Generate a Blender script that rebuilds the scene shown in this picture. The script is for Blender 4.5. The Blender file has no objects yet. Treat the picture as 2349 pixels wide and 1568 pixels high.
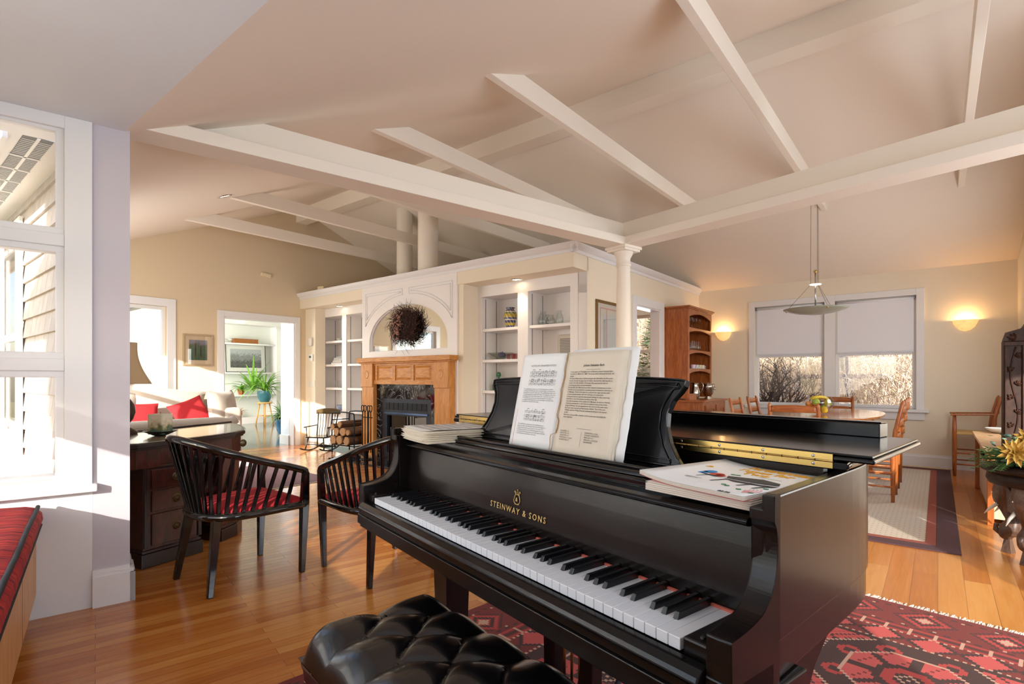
import bpy, math, random
from mathutils import Matrix, Vector
C = bpy.context.scene.collection
PI = math.pi
rnd = random.Random(7)
S = bpy.context.scene
# ---------------------------------------------------------------- camera
FPX, CX, HY, CAMZ = 1215.0, 1174.5, 868.0, 1.14
cam = bpy.data.cameras.new('camera'); camo = bpy.data.objects.new('camera', cam); C.objects.link(camo)
cam.sensor_width = 36.0; cam.lens = 36.0*FPX/2349.0; cam.shift_y = (HY-784.0)/2349.0
cam.clip_start = 0.02; cam.clip_end = 400
camo.location = (0, 0, CAMZ); camo.rotation_euler = (PI/2, 0, 0)
S.camera = camo
# frames: main house, near bay, piano
ANG_F = math.radians(-38.8); ANG_N = math.radians(38.2); ANG_P = math.radians(-53.13)
F = Matrix.Rotation(ANG_F, 4, 'Z')
N = Matrix.Rotation(ANG_N, 4, 'Z')
PM = Matrix.Translation((-.4705, 1.812, 0)) @ Matrix.Rotation(ANG_P, 4, 'Z')
def FW(a, b, z=0): return F @ Vector((a, b, z))
# ---------------------------------------------------------------- colour / materials
def lin(c):
    c = c/255.0
    return c/12.92 if c <= .04045 else ((c+.055)/1.055)**2.4
def col(h):
    if isinstance(h, str): return (lin(int(h[0:2], 16)), lin(int(h[2:4], 16)), lin(int(h[4:6], 16)), 1)
    return tuple(h)+(1,) if len(h) == 3 else h
MC = {}
def nt(m):
    return m.node_tree.nodes, m.node_tree.links, m.node_tree.nodes['Principled BSDF']
def mat(name, c, rough=.5, metal=0, spec=.5, coat=0, emis=None, es=0, bump=0, bscale=200, var=0, vscale=8, trans=0, sheen=0):
    if name in MC: return MC[name]
    m = bpy.data.materials.new(name); m.use_nodes = True; MC[name] = m
    n, l, p = nt(m)
    p.inputs['Base Color'].default_value = col(c); p.inputs['Roughness'].default_value = rough
    p.inputs['Metallic'].default_value = metal; p.inputs['Specular IOR Level'].default_value = spec
    p.inputs['Coat Weight'].default_value = coat; p.inputs['Coat Roughness'].default_value = .05
    p.inputs['Transmission Weight'].default_value = trans
    if sheen: p.inputs['Sheen Weight'].default_value = sheen
    if emis: p.inputs['Emission Color'].default_value = col(emis); p.inputs['Emission Strength'].default_value = es
    g = n.new('ShaderNodeTexCoord')
    if bump:
        t = n.new('ShaderNodeTexNoise'); t.inputs['Scale'].default_value = bscale; t.inputs['Detail'].default_value = 3
        b = n.new('ShaderNodeBump'); b.inputs['Strength'].default_value = bump; b.inputs['Distance'].default_value = .002
        l.new(g.outputs['Object'], t.inputs['Vector']); l.new(t.outputs['Fac'], b.inputs['Height']); l.new(b.outputs['Normal'], p.inputs['Normal'])
    if var:
        t = n.new('ShaderNodeTexNoise'); t.inputs['Scale'].default_value = vscale; t.inputs['Detail'].default_value = 4
        r = n.new('ShaderNodeMix'); r.data_type = 'RGBA'; r.inputs[6].default_value = col(c)
        k = 1-var; cc = col(c); r.inputs[7].default_value = (cc[0]*k, cc[1]*k, cc[2]*k, 1)
        l.new(g.outputs['Object'], t.inputs['Vector']); l.new(t.outputs['Fac'], r.inputs[0]); l.new(r.outputs[2], p.inputs['Base Color'])
    return m
def ramp(n, stops):
    r = n.new('ShaderNodeValToRGB')
    while len(r.color_ramp.elements) < len(stops): r.color_ramp.elements.new(.5)
    for e, (q, c) in zip(r.color_ramp.elements, stops): e.position = q; e.color = col(c)
    return r
def wood(name, c1, c2, rough=.35, scale=(1, 12, 12), rot=0, coat=0, spec=.5, stops=None, tex=6):
    if name in MC: return MC[name]
    m = bpy.data.materials.new(name); m.use_nodes = True; MC[name] = m
    n, l, p = nt(m)
    g = n.new('ShaderNodeTexCoord'); mp = n.new('ShaderNodeMapping'); mp.inputs['Scale'].default_value = scale; mp.inputs['Rotation'].default_value = (0, 0, rot)
    t = n.new('ShaderNodeTexNoise'); t.inputs['Scale'].default_value = tex; t.inputs['Detail'].default_value = 6; t.inputs['Distortion'].default_value = 1.2
    r = ramp(n, stops or [(.3, c1), (.7, c2)])
    l.new(g.outputs['Object'], mp.inputs['Vector']); l.new(mp.outputs['Vector'], t.inputs['Vector'])
    l.new(t.outputs['Fac'], r.inputs['Fac']); l.new(r.outputs['Color'], p.inputs['Base Color'])
    p.inputs['Roughness'].default_value = rough; p.inputs['Coat Weight'].default_value = coat; p.inputs['Coat Roughness'].default_value = .08
    p.inputs['Specular IOR Level'].default_value = spec
    b = n.new('ShaderNodeBump'); b.inputs['Strength'].default_value = .08; b.inputs['Distance'].default_value = .001
    l.new(t.outputs['Fac'], b.inputs['Height']); l.new(b.outputs['Normal'], p.inputs['Normal'])
    return m
def glass(name='window_glass', tint='FFFFFF', fac=.06, gr=.0, gm=.5):
    if name in MC: return MC[name]
    m = bpy.data.materials.new(name); m.use_nodes = True; MC[name] = m
    n, l = m.node_tree.nodes, m.node_tree.links; n.clear()
    o = n.new('ShaderNodeOutputMaterial'); t = n.new('ShaderNodeBsdfTransparent'); t.inputs[0].default_value = col(tint)
    gl = n.new('ShaderNodeBsdfGlossy'); gl.inputs['Roughness'].default_value = gr
    fr = n.new('ShaderNodeLayerWeight'); fr.inputs[0].default_value = .35
    ml = n.new('ShaderNodeMath'); ml.operation = 'MULTIPLY_ADD'; ml.inputs[1].default_value = gm; ml.inputs[2].default_value = fac; ml.use_clamp = True
    mx = n.new('ShaderNodeMixShader')
    l.new(fr.outputs['Fresnel'], ml.inputs[0]); l.new(ml.outputs[0], mx.inputs[0]); l.new(t.outputs[0], mx.inputs[1]); l.new(gl.outputs[0], mx.inputs[2]); l.new(mx.outputs[0], o.inputs[0])
    return m
# ---------------------------------------------------------------- mesh builder
class MB:
    def __init__(s, M=None): s.v = []; s.f = []; s.sm = []; s.mi = []; s.M = M or Matrix.Identity(4)
    def add(s, vs, fs, smooth=False, mi=0):
        o = len(s.v); s.v += [s.M @ Vector(v) for v in vs]
        for f in fs: s.f.append([i+o for i in f]); s.sm.append(smooth); s.mi.append(mi)
        return s
    def box(s, x0, x1, y0, y1, z0, z1, mi=0):
        vs = [(x, y, z) for x in (x0, x1) for y in (y0, y1) for z in (z0, z1)]
        return s.add(vs, [(0, 1, 3, 2), (4, 6, 7, 5), (0, 4, 5, 1), (2, 3, 7, 6), (0, 2, 6, 4), (1, 5, 7, 3)], mi=mi)
    def bar(s, p, q, w, h, up=(0, 0, 1), mi=0, w2=None, h2=None):
        p = Vector(p); q = Vector(q); d = (q-p).normalized(); u = Vector(up)
        x = d.cross(u)
        if x.length < 1e-4: x = d.cross(Vector((1, 0, 0)))
        x.normalize(); y = x.cross(d).normalized(); w2 = w if w2 is None else w2; h2 = h if h2 is None else h2
        vs = []
        for c, a, b in ((p, w, h), (q, w2, h2)):
            for i, j in ((-1, -1), (1, -1), (1, 1), (-1, 1)): vs.append(c+x*(i*a/2)+y*(j*b/2))
        return s.add(vs, [(3, 2, 1, 0), (4, 5, 6, 7), (0, 1, 5, 4), (1, 2, 6, 5), (2, 3, 7, 6), (3, 0, 4, 7)], mi=mi)
    def tube(s, pts, r, n=8, mi=0, caps=True, closed=False, flat=1.0, up=None):
        pts = [Vector(p) for p in pts]; m = len(pts)
        rs = r if isinstance(r, (list, tuple)) else [r]*m
        vs = []; x = None
        for i, p in enumerate(pts):
            if closed: d = pts[(i+1) % m]-pts[i-1]
            else: d = pts[min(i+1, m-1)]-pts[max(i-1, 0)]
            d.normalize()
            if x is None:
                x = d.cross(Vector(up) if up else Vector((0, 0, 1)))
                if x.length < 1e-3: x = d.cross(Vector((1, 0, 0)))
            else: x = x-d*x.dot(d)
            x.normalize(); y = d.cross(x)
            for k in range(n):
                a = 2*PI*k/n; vs.append(p+x*(math.cos(a)*rs[i])+y*(math.sin(a)*rs[i]*flat))
        fs = []
        for i in range(m if closed else m-1):
            j = (i+1) % m
            for k in range(n): fs.append((i*n+k, i*n+(k+1) % n, j*n+(k+1) % n, j*n+k))
        s.add(vs, fs, True, mi)
        if caps and not closed:
            o = len(s.v)-len(vs)
            s.f.append([o+k for k in range(n)][::-1]); s.sm.append(False); s.mi.append(mi)
            s.f.append([o+(m-1)*n+k for k in range(n)]); s.sm.append(False); s.mi.append(mi)
        return s
    def lathe(s, prof, n=24, c=(0, 0, 0), mi=0, smooth=True, arc=2*PI, sx=1, sy=1):
        vs = []; full = abs(arc-2*PI) < 1e-6; m = n if full else n+1
        for r, z in prof:
            for k in range(m): a = arc*k/n; vs.append((c[0]+r*math.cos(a)*sx, c[1]+r*math.sin(a)*sy, c[2]+z))
        fs = []
        for i in range(len(prof)-1):
            for k in range(n):
                k2 = (k+1) % m
                fs.append((i*m+k, i*m+k2, (i+1)*m+k2, (i+1)*m+k))
        s.add(vs, fs, smooth, mi)
        return s
    def prism(s, poly, z0, z1, mi=0, smooth=False):
        n = len(poly); vs = [(x, y, z0) for x, y in poly]+[(x, y, z1) for x, y in poly]
        s.add(vs, [list(range(n))[::-1], list(range(n, 2*n))], False, mi)
        o = len(s.v)-2*n
        for i in range(n): s.f.append([o+i, o+(i+1) % n, o+n+(i+1) % n, o+n+i]); s.sm.append(smooth); s.mi.append(mi)
        return s
    def prismx(s, poly, x0, x1, mi=0, smooth=False):     # poly in (y,z), extruded along x
        n = len(poly); vs = [(x0, y, z) for y, z in poly]+[(x1, y, z) for y, z in poly]
        s.add(vs, [list(range(n))[::-1], list(range(n, 2*n))], False, mi)
        o = len(s.v)-2*n
        for i in range(n): s.f.append([o+i, o+(i+1) % n, o+n+(i+1) % n, o+n+i]); s.sm.append(smooth); s.mi.append(mi)
        return s
    def prismy(s, poly, y0, y1, mi=0, smooth=False):     # poly in (x,z), extruded along y
        n = len(poly); vs = [(x, y0, z) for x, z in poly]+[(x, y1, z) for x, z in poly]
        s.add(vs, [list(range(n)), list(range(n, 2*n))[::-1]], False, mi)
        o = len(s.v)-2*n
        for i in range(n): s.f.append([o+(i+1) % n, o+i, o+n+i, o+n+(i+1) % n]); s.sm.append(smooth); s.mi.append(mi)
        return s
    def ball(s, c, r, sx=1, sy=1, sz=1, n=12, m=8, mi=0):
        pr = [(max(1e-4, r*math.sin(PI*i/m)), -r*math.cos(PI*i/m)*sz) for i in range(m+1)]
        return s.lathe(pr, n, c, mi, True, sx=sx, sy=sy)
    def grid(s, fn, nu, nv, mi=0, smooth=True):
        vs = [fn(i/nu, j/nv) for i in range(nu+1) for j in range(nv+1)]
        fs = [(i*(nv+1)+j, (i+1)*(nv+1)+j, (i+1)*(nv+1)+j+1, i*(nv+1)+j+1) for i in range(nu) for j in range(nv)]
        return s.add(vs, fs, smooth, mi)
    def holed(s, x0, x1, z0, z1, y0, y1, holes, mi=0):   # wall slab in xz with rectangular holes (hx0,hx1,hz0,hz1)
        xs = sorted(set([x0, x1]+[min(max(h[i], x0), x1) for h in holes for i in (0, 1)]))
        zs = sorted(set([z0, z1]+[min(max(h[i], z0), z1) for h in holes for i in (2, 3)]))
        ok = lambda i, j: 0 <= i < len(xs)-1 and 0 <= j < len(zs)-1 and not any(h[0] < (xs[i]+xs[i+1])/2 < h[1] and h[2] < (zs[j]+zs[j+1])/2 < h[3] for h in holes)
        for i in range(len(xs)-1):
            for j in range(len(zs)-1):
                if not ok(i, j): continue
                a, b, c, d = xs[i], xs[i+1], zs[j], zs[j+1]
                s.add([(a, y0, c), (b, y0, c), (b, y0, d), (a, y0, d), (a, y1, c), (b, y1, c), (b, y1, d), (a, y1, d)],
                      [(0, 1, 2, 3), (7, 6, 5, 4)]+([] if ok(i-1, j) else [(0, 3, 7, 4)])+([] if ok(i+1, j) else [(1, 5, 6, 2)])
                      + ([] if ok(i, j-1) else [(0, 4, 5, 1)])+([] if ok(i, j+1) else [(3, 2, 6, 7)]), mi=mi)
        return s
def obj(name, mb, m, parent=None, bevel=0, seg=2, label=None, cat=None, group=None, kind=None, sub=0, solid=0):
    me = bpy.data.meshes.new(name); me.from_pydata([tuple(v) for v in mb.v], [], mb.f); 
    for q in (m if isinstance(m, (list, tuple)) else [m]): me.materials.append(q)
    me.polygons.foreach_set('use_smooth', mb.sm); me.polygons.foreach_set('material_index', mb.mi); me.update()
    o = bpy.data.objects.new(name, me); C.objects.link(o)
    if parent: o.parent = parent
    if bevel:
        b = o.modifiers.new('bevel', 'BEVEL'); b.width = bevel; b.segments = seg; b.limit_method = 'ANGLE'; b.angle_limit = math.radians(35)
    if solid:
        b = o.modifiers.new('solid', 'SOLIDIFY'); b.thickness = solid; b.offset = 0
    if sub:
        b = o.modifiers.new('sub', 'SUBSURF'); b.levels = sub; b.render_levels = sub
    tag(o, label, cat, group, kind)
    return o
def tag(o, label=None, cat=None, group=None, kind=None):
    if label: o['label'] = label
    if cat: o['category'] = cat
    if group: o['group'] = group
    if kind: o['kind'] = kind
    return o
def thing(name, label, cat, loc=(0, 0, 0), rz=0, group=None):
    o = bpy.data.objects.new(name, None); C.objects.link(o); o.location = loc; o.rotation_euler = (0, 0, rz); o.empty_display_size = .05
    return tag(o, label, cat, group)
def dup(root, loc=None, rz=None, label=None, group=None, scale=None):
    r = root.copy(); C.objects.link(r)
    if loc is not None: r.location = loc
    if rz is not None: r.rotation_euler = (0, 0, rz)
    if scale: r.scale = (scale,)*3
    if label: r['label'] = label
    if group: r['group'] = group
    for ch in list(root.children):
        c = ch.copy(); C.objects.link(c); c.parent = r
        for g in list(ch.children):
            d = g.copy(); C.objects.link(d); d.parent = c
    return r
def struct(name, mb, m, parent=None, bevel=0):
    return obj(name, mb, m, parent, bevel, kind=None if parent else 'structure')
def text(body, size, M, m, name, parent, ext=0.0004, align='CENTER', space=1.0, w=0, ls=1.0, offset=0, label=None):
    cu = bpy.data.curves.new(name, 'FONT'); cu.body = body; cu.size = size; cu.align_x = align; cu.space_character = space
    cu.extrude = ext; cu.offset = offset; cu.resolution_u = 2; cu.space_line = ls
    if w: cu.text_boxes[0].width = w
    t = bpy.data.objects.new('tmp', cu); C.objects.link(t)
    dg = bpy.context.evaluated_depsgraph_get(); me = bpy.data.meshes.new_from_object(t.evaluated_get(dg))
    bpy.data.objects.remove(t); bpy.data.curves.remove(cu)
    me.transform(M); me.materials.clear(); me.materials.append(m)
    o = bpy.data.objects.new(name, me); C.objects.link(o); o.parent = parent
    if label: o['label'] = label
    return o
# materials used everywhere
WALL = mat('cream_wall_paint', 'EEE2CC', .75, bump=.03)
GABLE = mat('tan_wall_paint', 'DCC9AA', .8, bump=.03)
CEIL = mat('ceiling_paint', 'F2E6D8', .8, bump=.03)
BEAM = mat('beam_paint', 'F3EADC', .55)
TRIM = mat('white_trim_paint', 'E9E8E8', .35)
WHITE = mat('white_shelf_paint', 'F0ECEA', .4)
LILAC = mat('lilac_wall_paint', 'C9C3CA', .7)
GLASS = glass()
def area(name, M, sx, sz, power, c=(1, 1, 1), spread=180):
    """area light in the local xz plane shining along +y"""
    L = bpy.data.lights.new(name, 'AREA'); L.shape = 'RECTANGLE'; L.size = sx; L.size_y = sz; L.energy = power; L.color = c; L.spread = math.radians(spread)
    o = bpy.data.objects.new(name, L); C.objects.link(o); o.matrix_world = M @ Matrix.Rotation(PI/2, 4, 'X'); return o
def pt(name, loc, power, c, r=.03):
    L = bpy.data.lights.new(name, 'POINT'); L.energy = power; L.color = c; L.shadow_soft_size = r
    o = bpy.data.objects.new(name, L); C.objects.link(o); o.location = loc; return o
def smoothpath(P, n):
    P = [Vector(p) for p in P]; out = []
    for i in range(len(P)-1):
        p0 = P[max(i-1, 0)]; p1 = P[i]; p2 = P[i+1]; p3 = P[min(i+2, len(P)-1)]
        for k in range(n):
            t = k/n; out.append(.5*((2*p1)+(p2-p0)*t+(2*p0-5*p1+4*p2-p3)*t*t+(3*p1-p0-3*p2+p3)*t**3))
    return out+[P[-1]]
# ================================================================ floors
def floor_mat(name, ang, c1, c2, bw, bh, rough, gap='6b3f1c'):
    m = bpy.data.materials.new(name); m.use_nodes = True
    n, l, p = nt(m)
    g = n.new('ShaderNodeNewGeometry'); mp = n.new('ShaderNodeMapping'); mp.inputs['Rotation'].default_value = (0, 0, -ang)
    l.new(g.outputs['Position'], mp.inputs['Vector'])
    b = n.new('ShaderNodeTexBrick'); b.inputs['Scale'].default_value = 1; b.inputs['Mortar Size'].default_value = .0009
    b.inputs['Brick Width'].default_value = bw; b.inputs['Row Height'].default_value = bh; b.offset = .37; b.squash = 1
    b.inputs['Color1'].default_value = (0, 0, 0, 1); b.inputs['Color2'].default_value = (1, 1, 1, 1); b.inputs['Mortar'].default_value = (.5, .5, .5, 1); b.inputs['Bias'].default_value = 0
    l.new(mp.outputs['Vector'], b.inputs['Vector'])
    mp2 = n.new('ShaderNodeMapping'); mp2.inputs['Scale'].default_value = (2.2, 34, 1)
    l.new(mp.outputs['Vector'], mp2.inputs['Vector'])
    ad = n.new('ShaderNodeVectorMath'); ad.operation = 'ADD'
    sc = n.new('ShaderNodeVectorMath'); sc.operation = 'SCALE'; sc.inputs['Scale'].default_value = 37
    l.new(b.outputs['Color'], sc.inputs[0]); l.new(mp2.outputs['Vector'], ad.inputs[0]); l.new(sc.outputs[0], ad.inputs[1])
    t = n.new('ShaderNodeTexNoise'); t.inputs['Scale'].default_value = 1.6; t.inputs['Detail'].default_value = 5; t.inputs['Distortion'].default_value = .9
    l.new(ad.outputs[0], t.inputs['Vector'])
    w = n.new('ShaderNodeMath'); w.operation = 'MULTIPLY_ADD'; w.inputs[1].default_value = .55
    l.new(b.outputs['Color'], w.inputs[0])
    h = n.new('ShaderNodeMath'); h.operation = 'MULTIPLY'; h.inputs[1].default_value = .55
    l.new(t.outputs['Fac'], h.inputs[0]); l.new(h.outputs[0], w.inputs[2])
    r = ramp(n, [(.1, c1), (.45, c2[0]), (.85, c2[1])])
    l.new(w.outputs[0], r.inputs['Fac'])
    mx = n.new('ShaderNodeMix'); mx.data_type = 'RGBA'; mx.inputs[7].default_value = col(gap)
    l.new(b.outputs['Fac'], mx.inputs[0]); l.new(r.outputs['Color'], mx.inputs[6]); l.new(mx.outputs[2], p.inputs['Base Color'])
    p.inputs['Roughness'].default_value = rough; p.inputs['Coat Weight'].default_value = .25; p.inputs['Coat Roughness'].default_value = .12
    bp = n.new('ShaderNodeBump'); bp.inputs['Strength'].default_value = .15; bp.inputs['Distance'].default_value = .001; bp.invert = True
    l.new(b.outputs['Fac'], bp.inputs['Height']); l.new(bp.outputs['Normal'], p.inputs['Normal'])
    return m
OAK = floor_mat('oak_strip_floor', ANG_N, '9C5416', ('BA6E28', 'D09048'), .95, .058, .24)
OAKD = floor_mat('oak_wide_floor', ANG_F+PI/2, '9E5718', ('B8712C', 'C98C48'), 1.5, .115, .28)
TILE = floor_mat('slate_tile_floor', ANG_F, '3B4540', ('48534C', '5A655C'), .45, .45, .12, gap='2c332f')
XS = 2.95
b = MB(N); b.box(-.95, XS, -1.6, 13, -.12, 0); b.M = F; b.box(-8.75, -3.2, .7, 3, -.121, -.0005)
struct('floor', b, OAK)
b = MB(N); b.box(XS, 12.2, -1.6, 6, -.12, -.0002)
struct('floor_dining', b, OAKD)
b = MB(F); b.box(-14.2, -8.7, 3.15, 8.2, -.12, .0006)
struct('floor_garden_room', b, TILE)
# ================================================================ ceilings
def zn(B): return 2.0454+.4167*B
def zf(B): return 4.07-.396*(B-4.865)
T = .06
b = MB(F)
def slab(b, a0, a1, b0, b1, z0, z1, t=T):
    b.add([(a0, b0, z0), (a1, b0, z0), (a1, b1, z1), (a0, b1, z1), (a0, b0, z0+t), (a1, b0, z0+t), (a1, b1, z1+t), (a0, b1, z1+t)],
          [(0, 1, 2, 3), (7, 6, 5, 4), (0, 4, 5, 1), (1, 5, 6, 2), (2, 6, 7, 3), (3, 7, 4, 0)])
slab(b, -8.75, 3.0, .875, 4.865, zn(.875), 4.07)
slab(b, -8.75, 3.0, 4.865, 8.85, 4.07, zf(8.85))
struct('ceiling', b, CEIL)
b = MB(F); slab(b, -3.55, 3.0, -2.2, .875, 2.41, 2.41)
struct('ceiling_bay', b, mat('bay_ceiling_paint', 'E2E4E8', .8, bump=.03))
# ================================================================ outer walls
# left gable wall, inner face A=-8.59 : built in a frame where x runs along B
GF = F @ Matrix.Translation((-8.59, 0, 0)) @ Matrix.Rotation(PI/2, 4, 'Z')   # local x -> +B, local y -> -A
b = MB(GF)
b.holed(.7, 8.85, 0, 2.4, 0, .14, [(1.72, 2.81, .80, 2.17), (3.58, 4.80, -.1, 2.10)])
b.add([(.7, 0, 2.4), (8.85, 0, 2.4), (8.85, 0, 2.6), (4.865, 0, 4.1), (.875, 0, 2.43), (.7, 0, 2.4), (.7, .14, 2.4), (8.85, .14, 2.4), (8.85, .14, 2.6), (4.865, .14, 4.1), (.875, .14, 2.43)],
      [(0, 1, 2, 3, 4), (10, 9, 8, 7, 6), (1, 7, 8, 2)])
struct('wall_left', b, GABLE)
b = MB(F)     # dining wall, inner face B=8.68
b.holed(-8.6, .9, 0, 2.62, 8.68, 8.82, [(-2.19, -1.26, .74, 2.23), (-1.13, -.22, .74, 2.23), (-4.7, -3.5, .55, 2.25)])
struct('wall_dining', b, WALL)
b = MB(F)     # right dining wall A=.74 with an off-frame window opening
RW = F @ Matrix.Translation((.74, 0, 0)) @ Matrix.Rotation(PI/2, 4, 'Z')
b = MB(RW); b.holed(5.4, 8.82, 0, 2.9, -.12, 0, [(6.35, 7.45, .8, 2.1)])
b.add([(5.4, 0, 2.9), (8.68, 0, 2.56), (4.865, 0, 4.07), (5.4, -.12, 2.9), (8.68, -.12, 2.56), (5.4, -.12, 3.9), (5.4, 0, 3.9)], [(0, 1, 6), (3, 5, 4)])
struct('wall_right', b, WALL)
b = MB(F); b.box(.74, 2.9, 5.36, 5.4, 0, 3.95)
struct('wall_right_return', b, WALL)
# living room front wall (north of the bay) inner face B=.875, shingled outside
b = MB(F); b.holed(-8.6, -3.33, 0, 2.42, .79, .875, [(-7.9, -5.3, .75, 2.2)])
struct('wall_front_living', b, WALL)
# bay window wall : inner face y_N=3.3695, from x_N=-.78 to .1407
WN = 3.3695
b = MB(N); b.holed(-.92, -.011, 0, 2.45, WN, WN+.2, [(-.72, -.118, .66, 2.35)])
struct('wall_window_seat_end', b, TRIM)
b = MB(N); b.box(-.0105, .1407, WN, WN+.2, 0, 2.45)
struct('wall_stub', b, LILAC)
LWM = N @ Matrix.Translation((-.78, 0, 0)) @ Matrix.Rotation(PI/2, 4, 'Z')     # local x -> +y_N, local y -> -x_N
b = MB(LWM); b.holed(-1.5, WN+.2, 0, 2.45, 0, .14, [(.70, 3.1, .66, 2.35)])
struct('wall_seat', b, TRIM)
b = MB(N); b.holed(-.92, 6.6, 0, 4.1, -1.55, -1.4, [(.3, 2.0, .7, 2.15), (2.3, 4.0, .7, 2.15), (4.3, 6.0, .7, 2.15)])
struct('wall_back', b, WALL)
# ---------------------------------------------------------------- window units
def sash_window(idx, M, x0, x1, z0, z1, rails, depth=.1, casing=.085, sill=True, cas_out=None, yin=0, side_l=True, side_r=True):
    """x to the right seen from inside, y into the wall; opening x0..x1, z0..z1"""
    b = MB(M); c = casing
    if side_l: b.box(x0-c, x0, yin-.02, yin+.012, z0-.0, z1+c)
    if side_r: b.box(x1, x1+c, yin-.02, yin+.012, z0-.0, z1+c)
    b.box(x0, x1, yin-.02, yin+.012, z1, z1+c)
    f = struct('window_%d' % idx, b, TRIM, bevel=.003)
    # sash frame
    b = MB(M); w = .045; y0, y1 = yin+depth*.45, yin+depth*.85
    b.box(x0, x0+w, y0, y1, z0, z1); b.box(x1-w, x1, y0, y1, z0, z1)
    zz = [z0]+list(rails)+[z1]
    b.box(x0+w, x1-w, y0, y1, z0, z0+w); b.box(x0+w, x1-w, y0, y1, z1-w, z1)
    for r in rails: b.box(x0+w, x1-w, y0-.006, y1-.006, r-.03, r+.03)
    obj('window_frame', b, TRIM, f, .003)
    b = MB(M); b.box(x0+w, x1-w, (y0+y1)/2-.002, (y0+y1)/2+.002, z0+w, z1-w)
    obj('pane', b, GLASS, f)
    if sill:
        b = MB(M); b.box(x0-c-.03, x1+c+.03, yin-.06, yin+depth*.45, z0-.03, z0+.0); b.box(x0-c, x1+c, yin-.022, yin+.01, z0-.12, z0-.0302)
        obj('window_sill', b, TRIM, f, .004)
    return f
DW = F @ Matrix.Translation((0, 8.68, 0))
w1 = sash_window(1, DW, -2.19, -1.26, .74, 2.23, [1.49], sill=False, side_r=False)
w2 = sash_window(2, DW, -1.13, -.22, .74, 2.23, [1.49], sill=False, side_l=False)
b = MB(DW); b.box(-1.26, -1.13, -.02, .012, .74, 2.315); b.box(-2.275, -.1, -.0202, -.02, 2.3, 2.3001)
obj('window_mullion', b, TRIM, w1)
b = MB(DW); b.box(-2.32, -.085, -.065, .05, .70, .74); b.box(-2.275, -.13, -.022, .01, .60, .699)
obj('window_sill', b, TRIM, w1, .004)
SHADE = bpy.data.materials.new('roller_shade'); SHADE.use_nodes = True
n_, l_, p_ = nt(SHADE); p_.inputs['Base Color'].default_value = col('FBFBFF'); p_.inputs['Roughness'].default_value = .9
tr_ = n_.new('ShaderNodeBsdfTranslucent'); tr_.inputs[0].default_value = col('E4EAF4'); mx_ = n_.new('ShaderNodeMixShader'); mx_.inputs[0].default_value = .18
l_.new(p_.outputs[0], mx_.inputs[1]); l_.new(tr_.outputs[0], mx_.inputs[2]); l_.new(mx_.outputs[0], n_['Material Output'].inputs[0])
for x0, x1, k in ((-2.175, -1.275, 'left'), (-1.115, -.235, 'right')):
    t = thing('roller_shade', 'white roller shade half lowered over the %s dining window' % k, 'window shade', FW((x0+x1)/2, 8.70, 2.2), ANG_F, 'roller shades on the dining windows')
    h = (x1-x0)/2
    b = MB(); b.box(-h+.01, h-.01, .004, .0055, -.69, 0); obj('shade_fabric', b, SHADE, t)
    b = MB(); b.tube([(-h+.004, .005, .0), (h-.004, .005, .0)], .016, 12); obj('roller', b, mat('shade_white', 'EDEFF3', .6), t)
    b = MB(); b.box(-h+.01, h-.01, -.002, .011, -.71, -.685); obj('hem_bar', b, mat('shade_hem', 'DCDFE6', .5), t, .002)
    for s in (-1, 1):
        b = MB(); b.box(s*h-.004, s*h+.004, -.02, .02, -.02, .022); obj('bracket', b, mat('bracket_metal', '8C8C90', .4, .8), t)
# window in left gable wall; its frame's x runs along B seen from inside: mirrored, so x -> B
sash_window(3, GF, 1.72, 2.81, .80, 2.17, [1.458], depth=.12, casing=.11)
# bay window of three stacked panes
def bay_window(idx, M, x0, x1, mull=()):
    b = MB(M)
    b.box(x1, x1+.105, -.02, .012, .62, 2.41); b.box(x0-.08, x0, -.02, .012, .62, 2.41); b.box(x0, x1, -.02, .012, 2.35, 2.41)
    f = struct('window_%d' % idx, b, TRIM, bevel=.002)
    b = MB(M); y0, y1 = .0, .07
    for a, c in ((.62, .665), (1.146, 1.268), (1.75, 1.87), (2.335, 2.37)): b.box(x0, x1, y0, y1, a, c)
    for z in (1.207, 1.81): b.box(x0, x1, -.012, .0, z-.03, z+.03)
    xs = [x0]+list(mull)+[x1]
    for x in xs: b.box(max(x-.035, x0), min(x+.035, x1), y0+.001, y1-.001, .62, 2.37)
    obj('window_frame', b, TRIM, f, .004)
    b = MB(M); b.box(x0, x1, .033, .037, .64, 2.36); obj('pane', b, GLASS, f)
    b = MB(M); b.box(x0-.11, x1+.125, -.06, .02, .585, .62); obj('window_sill', b, TRIM, f, .006)
    return f
BW = N @ Matrix.Translation((0, WN, 0))
bay_window(4, BW, -.72, -.1165)
bay_window(5, LWM, .70, 3.1, (1.9,))
for i, x in enumerate((.3, 2.3, 4.3)):
    sash_window(6+i, N @ Matrix.Translation((0, -1.4, 0)) @ Matrix.Rotation(PI, 4, 'Z'), -x-1.7, -x, .7, 2.15, [1.42])
sash_window(9, RW @ Matrix.Rotation(PI, 4, 'Z'), -7.45, -6.35, .8, 2.1, [1.45])
sash_window(10, F @ Matrix.Translation((0, 8.68, 0)), -4.7, -3.5, .55, 2.25, [1.62])
sash_window(11, F @ Matrix.Translation((0, .875, 0)) @ Matrix.Rotation(PI, 4, 'Z'), 5.3, 7.9, .75, 2.2, [1.47])
# ================================================================ beams of the roof
def beam(name, b): struct(name, b, BEAM, bevel=.003)
b = MB(N); b.box(.02, 4.251, WN, WN+.204, 2.446, 2.522); b.box(.02, 4.251, WN+.126, WN+.204, 2.522, 2.705)
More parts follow.
